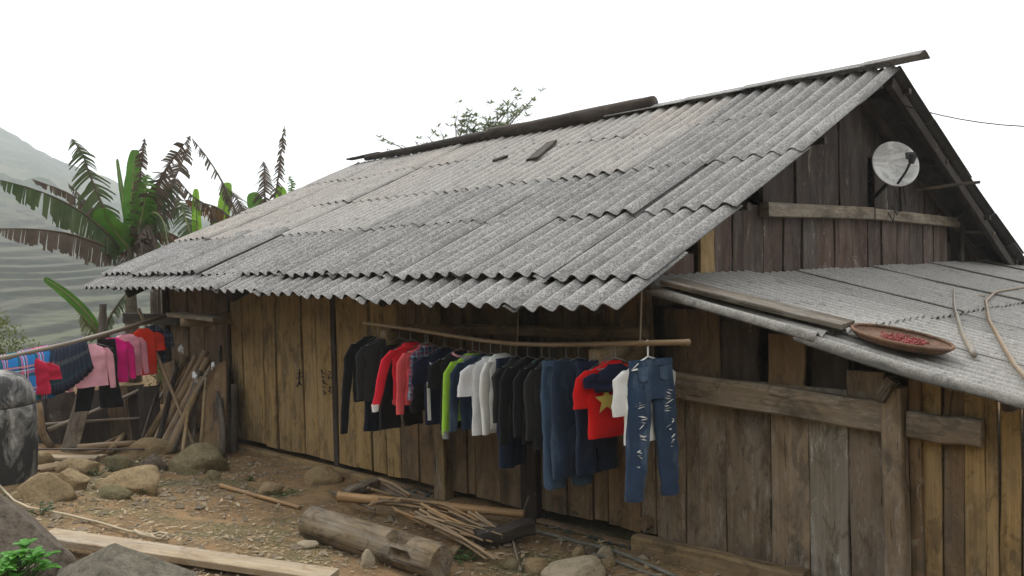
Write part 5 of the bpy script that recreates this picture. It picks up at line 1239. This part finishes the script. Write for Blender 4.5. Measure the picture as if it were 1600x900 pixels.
TR = MB(); LFB = MB(); head = at(716, 262, 16.5)
TR.tube([tb, (tb+head)/2 + Vector((.1, .1, 0)), head], [.12, .09, .06], 8)
tips = [((733, 180), 9), ((745, 190), 8), ((722, 195), 8), ((760, 192), 7), ((775, 182), 8), ((790, 170), 8), ((800, 160), 7), ((815, 165), 6), ((834, 152), 3), ((808, 182), 7), ((795, 192), 8), ((765, 200), 7), ((785, 198), 6), ((740, 203), 7), ((725, 210), 6), ((712, 186), 4), ((690, 208), 3), ((668, 212), 2), ((648, 220), 2), ((600, 217), 2), ((604, 232), 2), ((627, 226), 2), ((672, 222), 2)]
for (px, py), n in tips:
    dd = 16.5 + rnd.uniform(-.8, .8); e = at(px, py, dd); m_ = at((px+716)/2 + rnd.uniform(-6, 6), (py+270)/2+6, dd*.5+8.25)
    TR.tube([head, m_, e], [.03, .016, .006], 5)
    for q in range(n):
        c = e + Vector((rnd.gauss(0, .10), rnd.gauss(0, .10), rnd.gauss(-.04, .10)))
        TR.tube([m_ + (e-m_)*rnd.uniform(.6, 1), c], [.006, .003], 4)
        for z in range(14):
            a = z*.9 + rnd.random(); d_ = Vector((math.cos(a), math.sin(a), rnd.uniform(-.1, .7))).normalized(); s = d_.cross(Vector((0, 0, 1))).normalized(); l = rnd.uniform(.09, .16)
            LFB.add([c, c+d_*l*.5+s*l*.13, c+d_*l, c+d_*l*.5-s*l*.13], [(0, 1, 2, 3)])
TR.build('trunk', W_BARK, tree, True); LFB.build('crown', leafmat('leaf_pale', (.12, .16, .06), (.20, .24, .11)), tree)
def weed(px, py, n, h, size, label, mt, seed, spread=.12, up=0.0, depth=None):
    rnd = random.Random(seed); p = gnd(px, py, up) if depth is None else at(px, py, depth); root = thing('weed', label, 'plant', p); st_ = MB(); lf = MB()
    for _ in range(n):
        e = p + Vector((rnd.uniform(-spread, spread), rnd.uniform(-spread, spread), h*rnd.uniform(.4, 1))); st_.tube([p, e], [.004, .002], 4)
        for k in range(5):
            a = rnd.uniform(0, 6.28); d_ = Vector((math.cos(a), math.sin(a), rnd.uniform(.0, .5))).normalized(); s = d_.cross(Vector((0, 0, 1))).normalized(); l = size*rnd.uniform(.6, 1.2); up_ = Vector((0, 0, l*.12))
            lf.add([e, e+d_*l*.35+s*l*.3+up_, e+d_*l*.75+s*l*.22, e+d_*l-up_, e+d_*l*.75-s*l*.22, e+d_*l*.35-s*l*.3+up_], [(0, 1, 2, 3), (0, 3, 4, 5)])
    st_.build('stem', LEAF_DK, root); lf.build('leaves', mt, root)
weed(12, 915, 26, .16, .06, 'bright green leafy weed at the bottom left corner', LEAF_BR, 2, .13, depth=4.05); weed(48, 908, 16, .12, .05, 'bright green weed right beside the corner weed', LEAF_BR, 3, .1, depth=4.1)
weed(228, 772, 16, .08, .035, 'small green weed at the right of the flat-topped rock', LEAF_DK, 4, .1); weed(338, 735, 14, .09, .035, 'small weed beside the mossy boulder', LEAF_DK, 5, .1)
weed(205, 728, 14, .08, .03, 'low weed between the stones of the row', LEAF_DK, 6, .12); weed(152, 745, 12, .08, .03, 'dark weed in the gap behind the flat-topped rock', LEAF_DK, 7, .1)
weed(120, 706, 12, .08, .035, 'weed growing at the foot of the silver board', LEAF_DK, 8, .1); weed(440, 776, 12, .06, .03, 'little weed beside the stone and bamboo stick', LEAF_DK, 9, .14)
weed(392, 752, 7, .05, .03, 'tiny weed on the bare earth near the wall', LEAF_DK, 10, .06); weed(730, 878, 18, .07, .04, 'grassy weed right of the log end', LEAF_DK, 12, .14); weed(1292, 902, 9, .10, .05, 'green sprig at the bottom of the lean-to wall', LEAF_BR, 13, .05)
weed(62, 806, 10, .08, .04, 'weed beside the big brown boulder near the rope', LEAF_DK, 14, .1)

# ------------------------------------------------------------------ litter, pebbles, grass: uncountable, one object each
rnd = random.Random(5); ch = MB(); pb = MB(); gs = MB()
CHIP = plain('dry_chips', (.36, .28, .18), .85, .5, 3); PEB = plain('pebble', (.25, .20, .14), .9, .5, 3); GRS = leafmat('grass', (.07, .10, .03), (.14, .15, .06))
def yard(): 
    while True:
        x, y = rnd.uniform(-10.5, -2.6), rnd.uniform(-4.6, -.12)
        if nz(x*.9, y*.9, 21) > -.25 + rnd.uniform(-.3, .3): return x, y
for _ in range(9500):
    x, y = yard(); z = ground_z(x, y)+.006; a = rnd.uniform(0, 6.28); l = rnd.uniform(.015, .06)*(1 if rnd.random() < .9 else 2); w = l*rnd.uniform(.12, .4); d_ = Vector((math.cos(a), math.sin(a), rnd.uniform(-.1, .25))); s = Vector((-d_.y, d_.x, rnd.uniform(-.3, .3)))
    p = Vector((x, y, z)); u = Vector((0, 0, .004)); q = [p+u, p+d_*l*.5+s*w*.5+u*1.5, p+d_*l+u, p+d_*l*.5-s*w*.5+u]
    ch.add(q, [(0, 1, 2, 3)])
for _ in range(1900):
    x, y = yard(); r_ = rnd.uniform(.008, .028)*(1 if rnd.random() < .88 else 2.2); z = ground_z(x, y)+r_*.2; k = [Vector((rnd.uniform(.7, 1.2)*a, rnd.uniform(.7, 1.2)*b, rnd.uniform(.5, .9)*c))*r_ + Vector((x, y, z)) for a, b, c in ((1, 0, 0), (0, 1, 0), (-1, 0, 0), (0, -1, 0), (0, 0, 1), (0, 0, -1))]
    pb.add(k, [(0, 1, 4), (1, 2, 4), (2, 3, 4), (3, 0, 4), (1, 0, 5), (2, 1, 5), (3, 2, 5), (0, 3, 5)])
for _ in range(5200):
    x, y = rnd.uniform(-10, -2.6), rnd.uniform(-4.6, -.9)
    if nz(x*1.3, y*1.3, 33) < .12 + rnd.uniform(-.1, .1): continue
    p = Vector((x, y, ground_z(x, y)-.004)); a = rnd.uniform(0, 6.28); h = rnd.uniform(.012, .045); d_ = Vector((math.cos(a)*.7, math.sin(a)*.7, 1))*h; s = Vector((-math.sin(a), math.cos(a), 0))*.004
    gs.add([p-s, p+s, p+d_], [(0, 1, 2)])
stuff(ch.build('leaf_litter', CHIP), 'dry chips and bamboo leaves littering the yard'); stuff(pb.build('pebbles', PEB), 'loose pebbles strewn on the yard earth'); stuff(gs.build('grass', GRS), 'short sparse grass on the yard earth')

# ------------------------------------------------------------------ haze
mb = MB(); mb.box(-960, 120, -960, 960, -26, 190); hz = mb.mesh('haze', [])
mt = bpy.data.materials.new('haze'); mt.use_nodes = True; t = mt.node_tree; t.nodes.clear(); ou = t.nodes.new('ShaderNodeOutputMaterial'); pv = t.nodes.new('ShaderNodeVolumePrincipled')
pv.inputs['Color'].default_value = (.93, .97, 1, 1); pv.inputs['Density'].default_value = .0010; t.links.new(pv.outputs[0], ou.inputs['Volume']); hz.materials.append(mt)
o = link('haze', hz); o['kind'] = 'stuff'
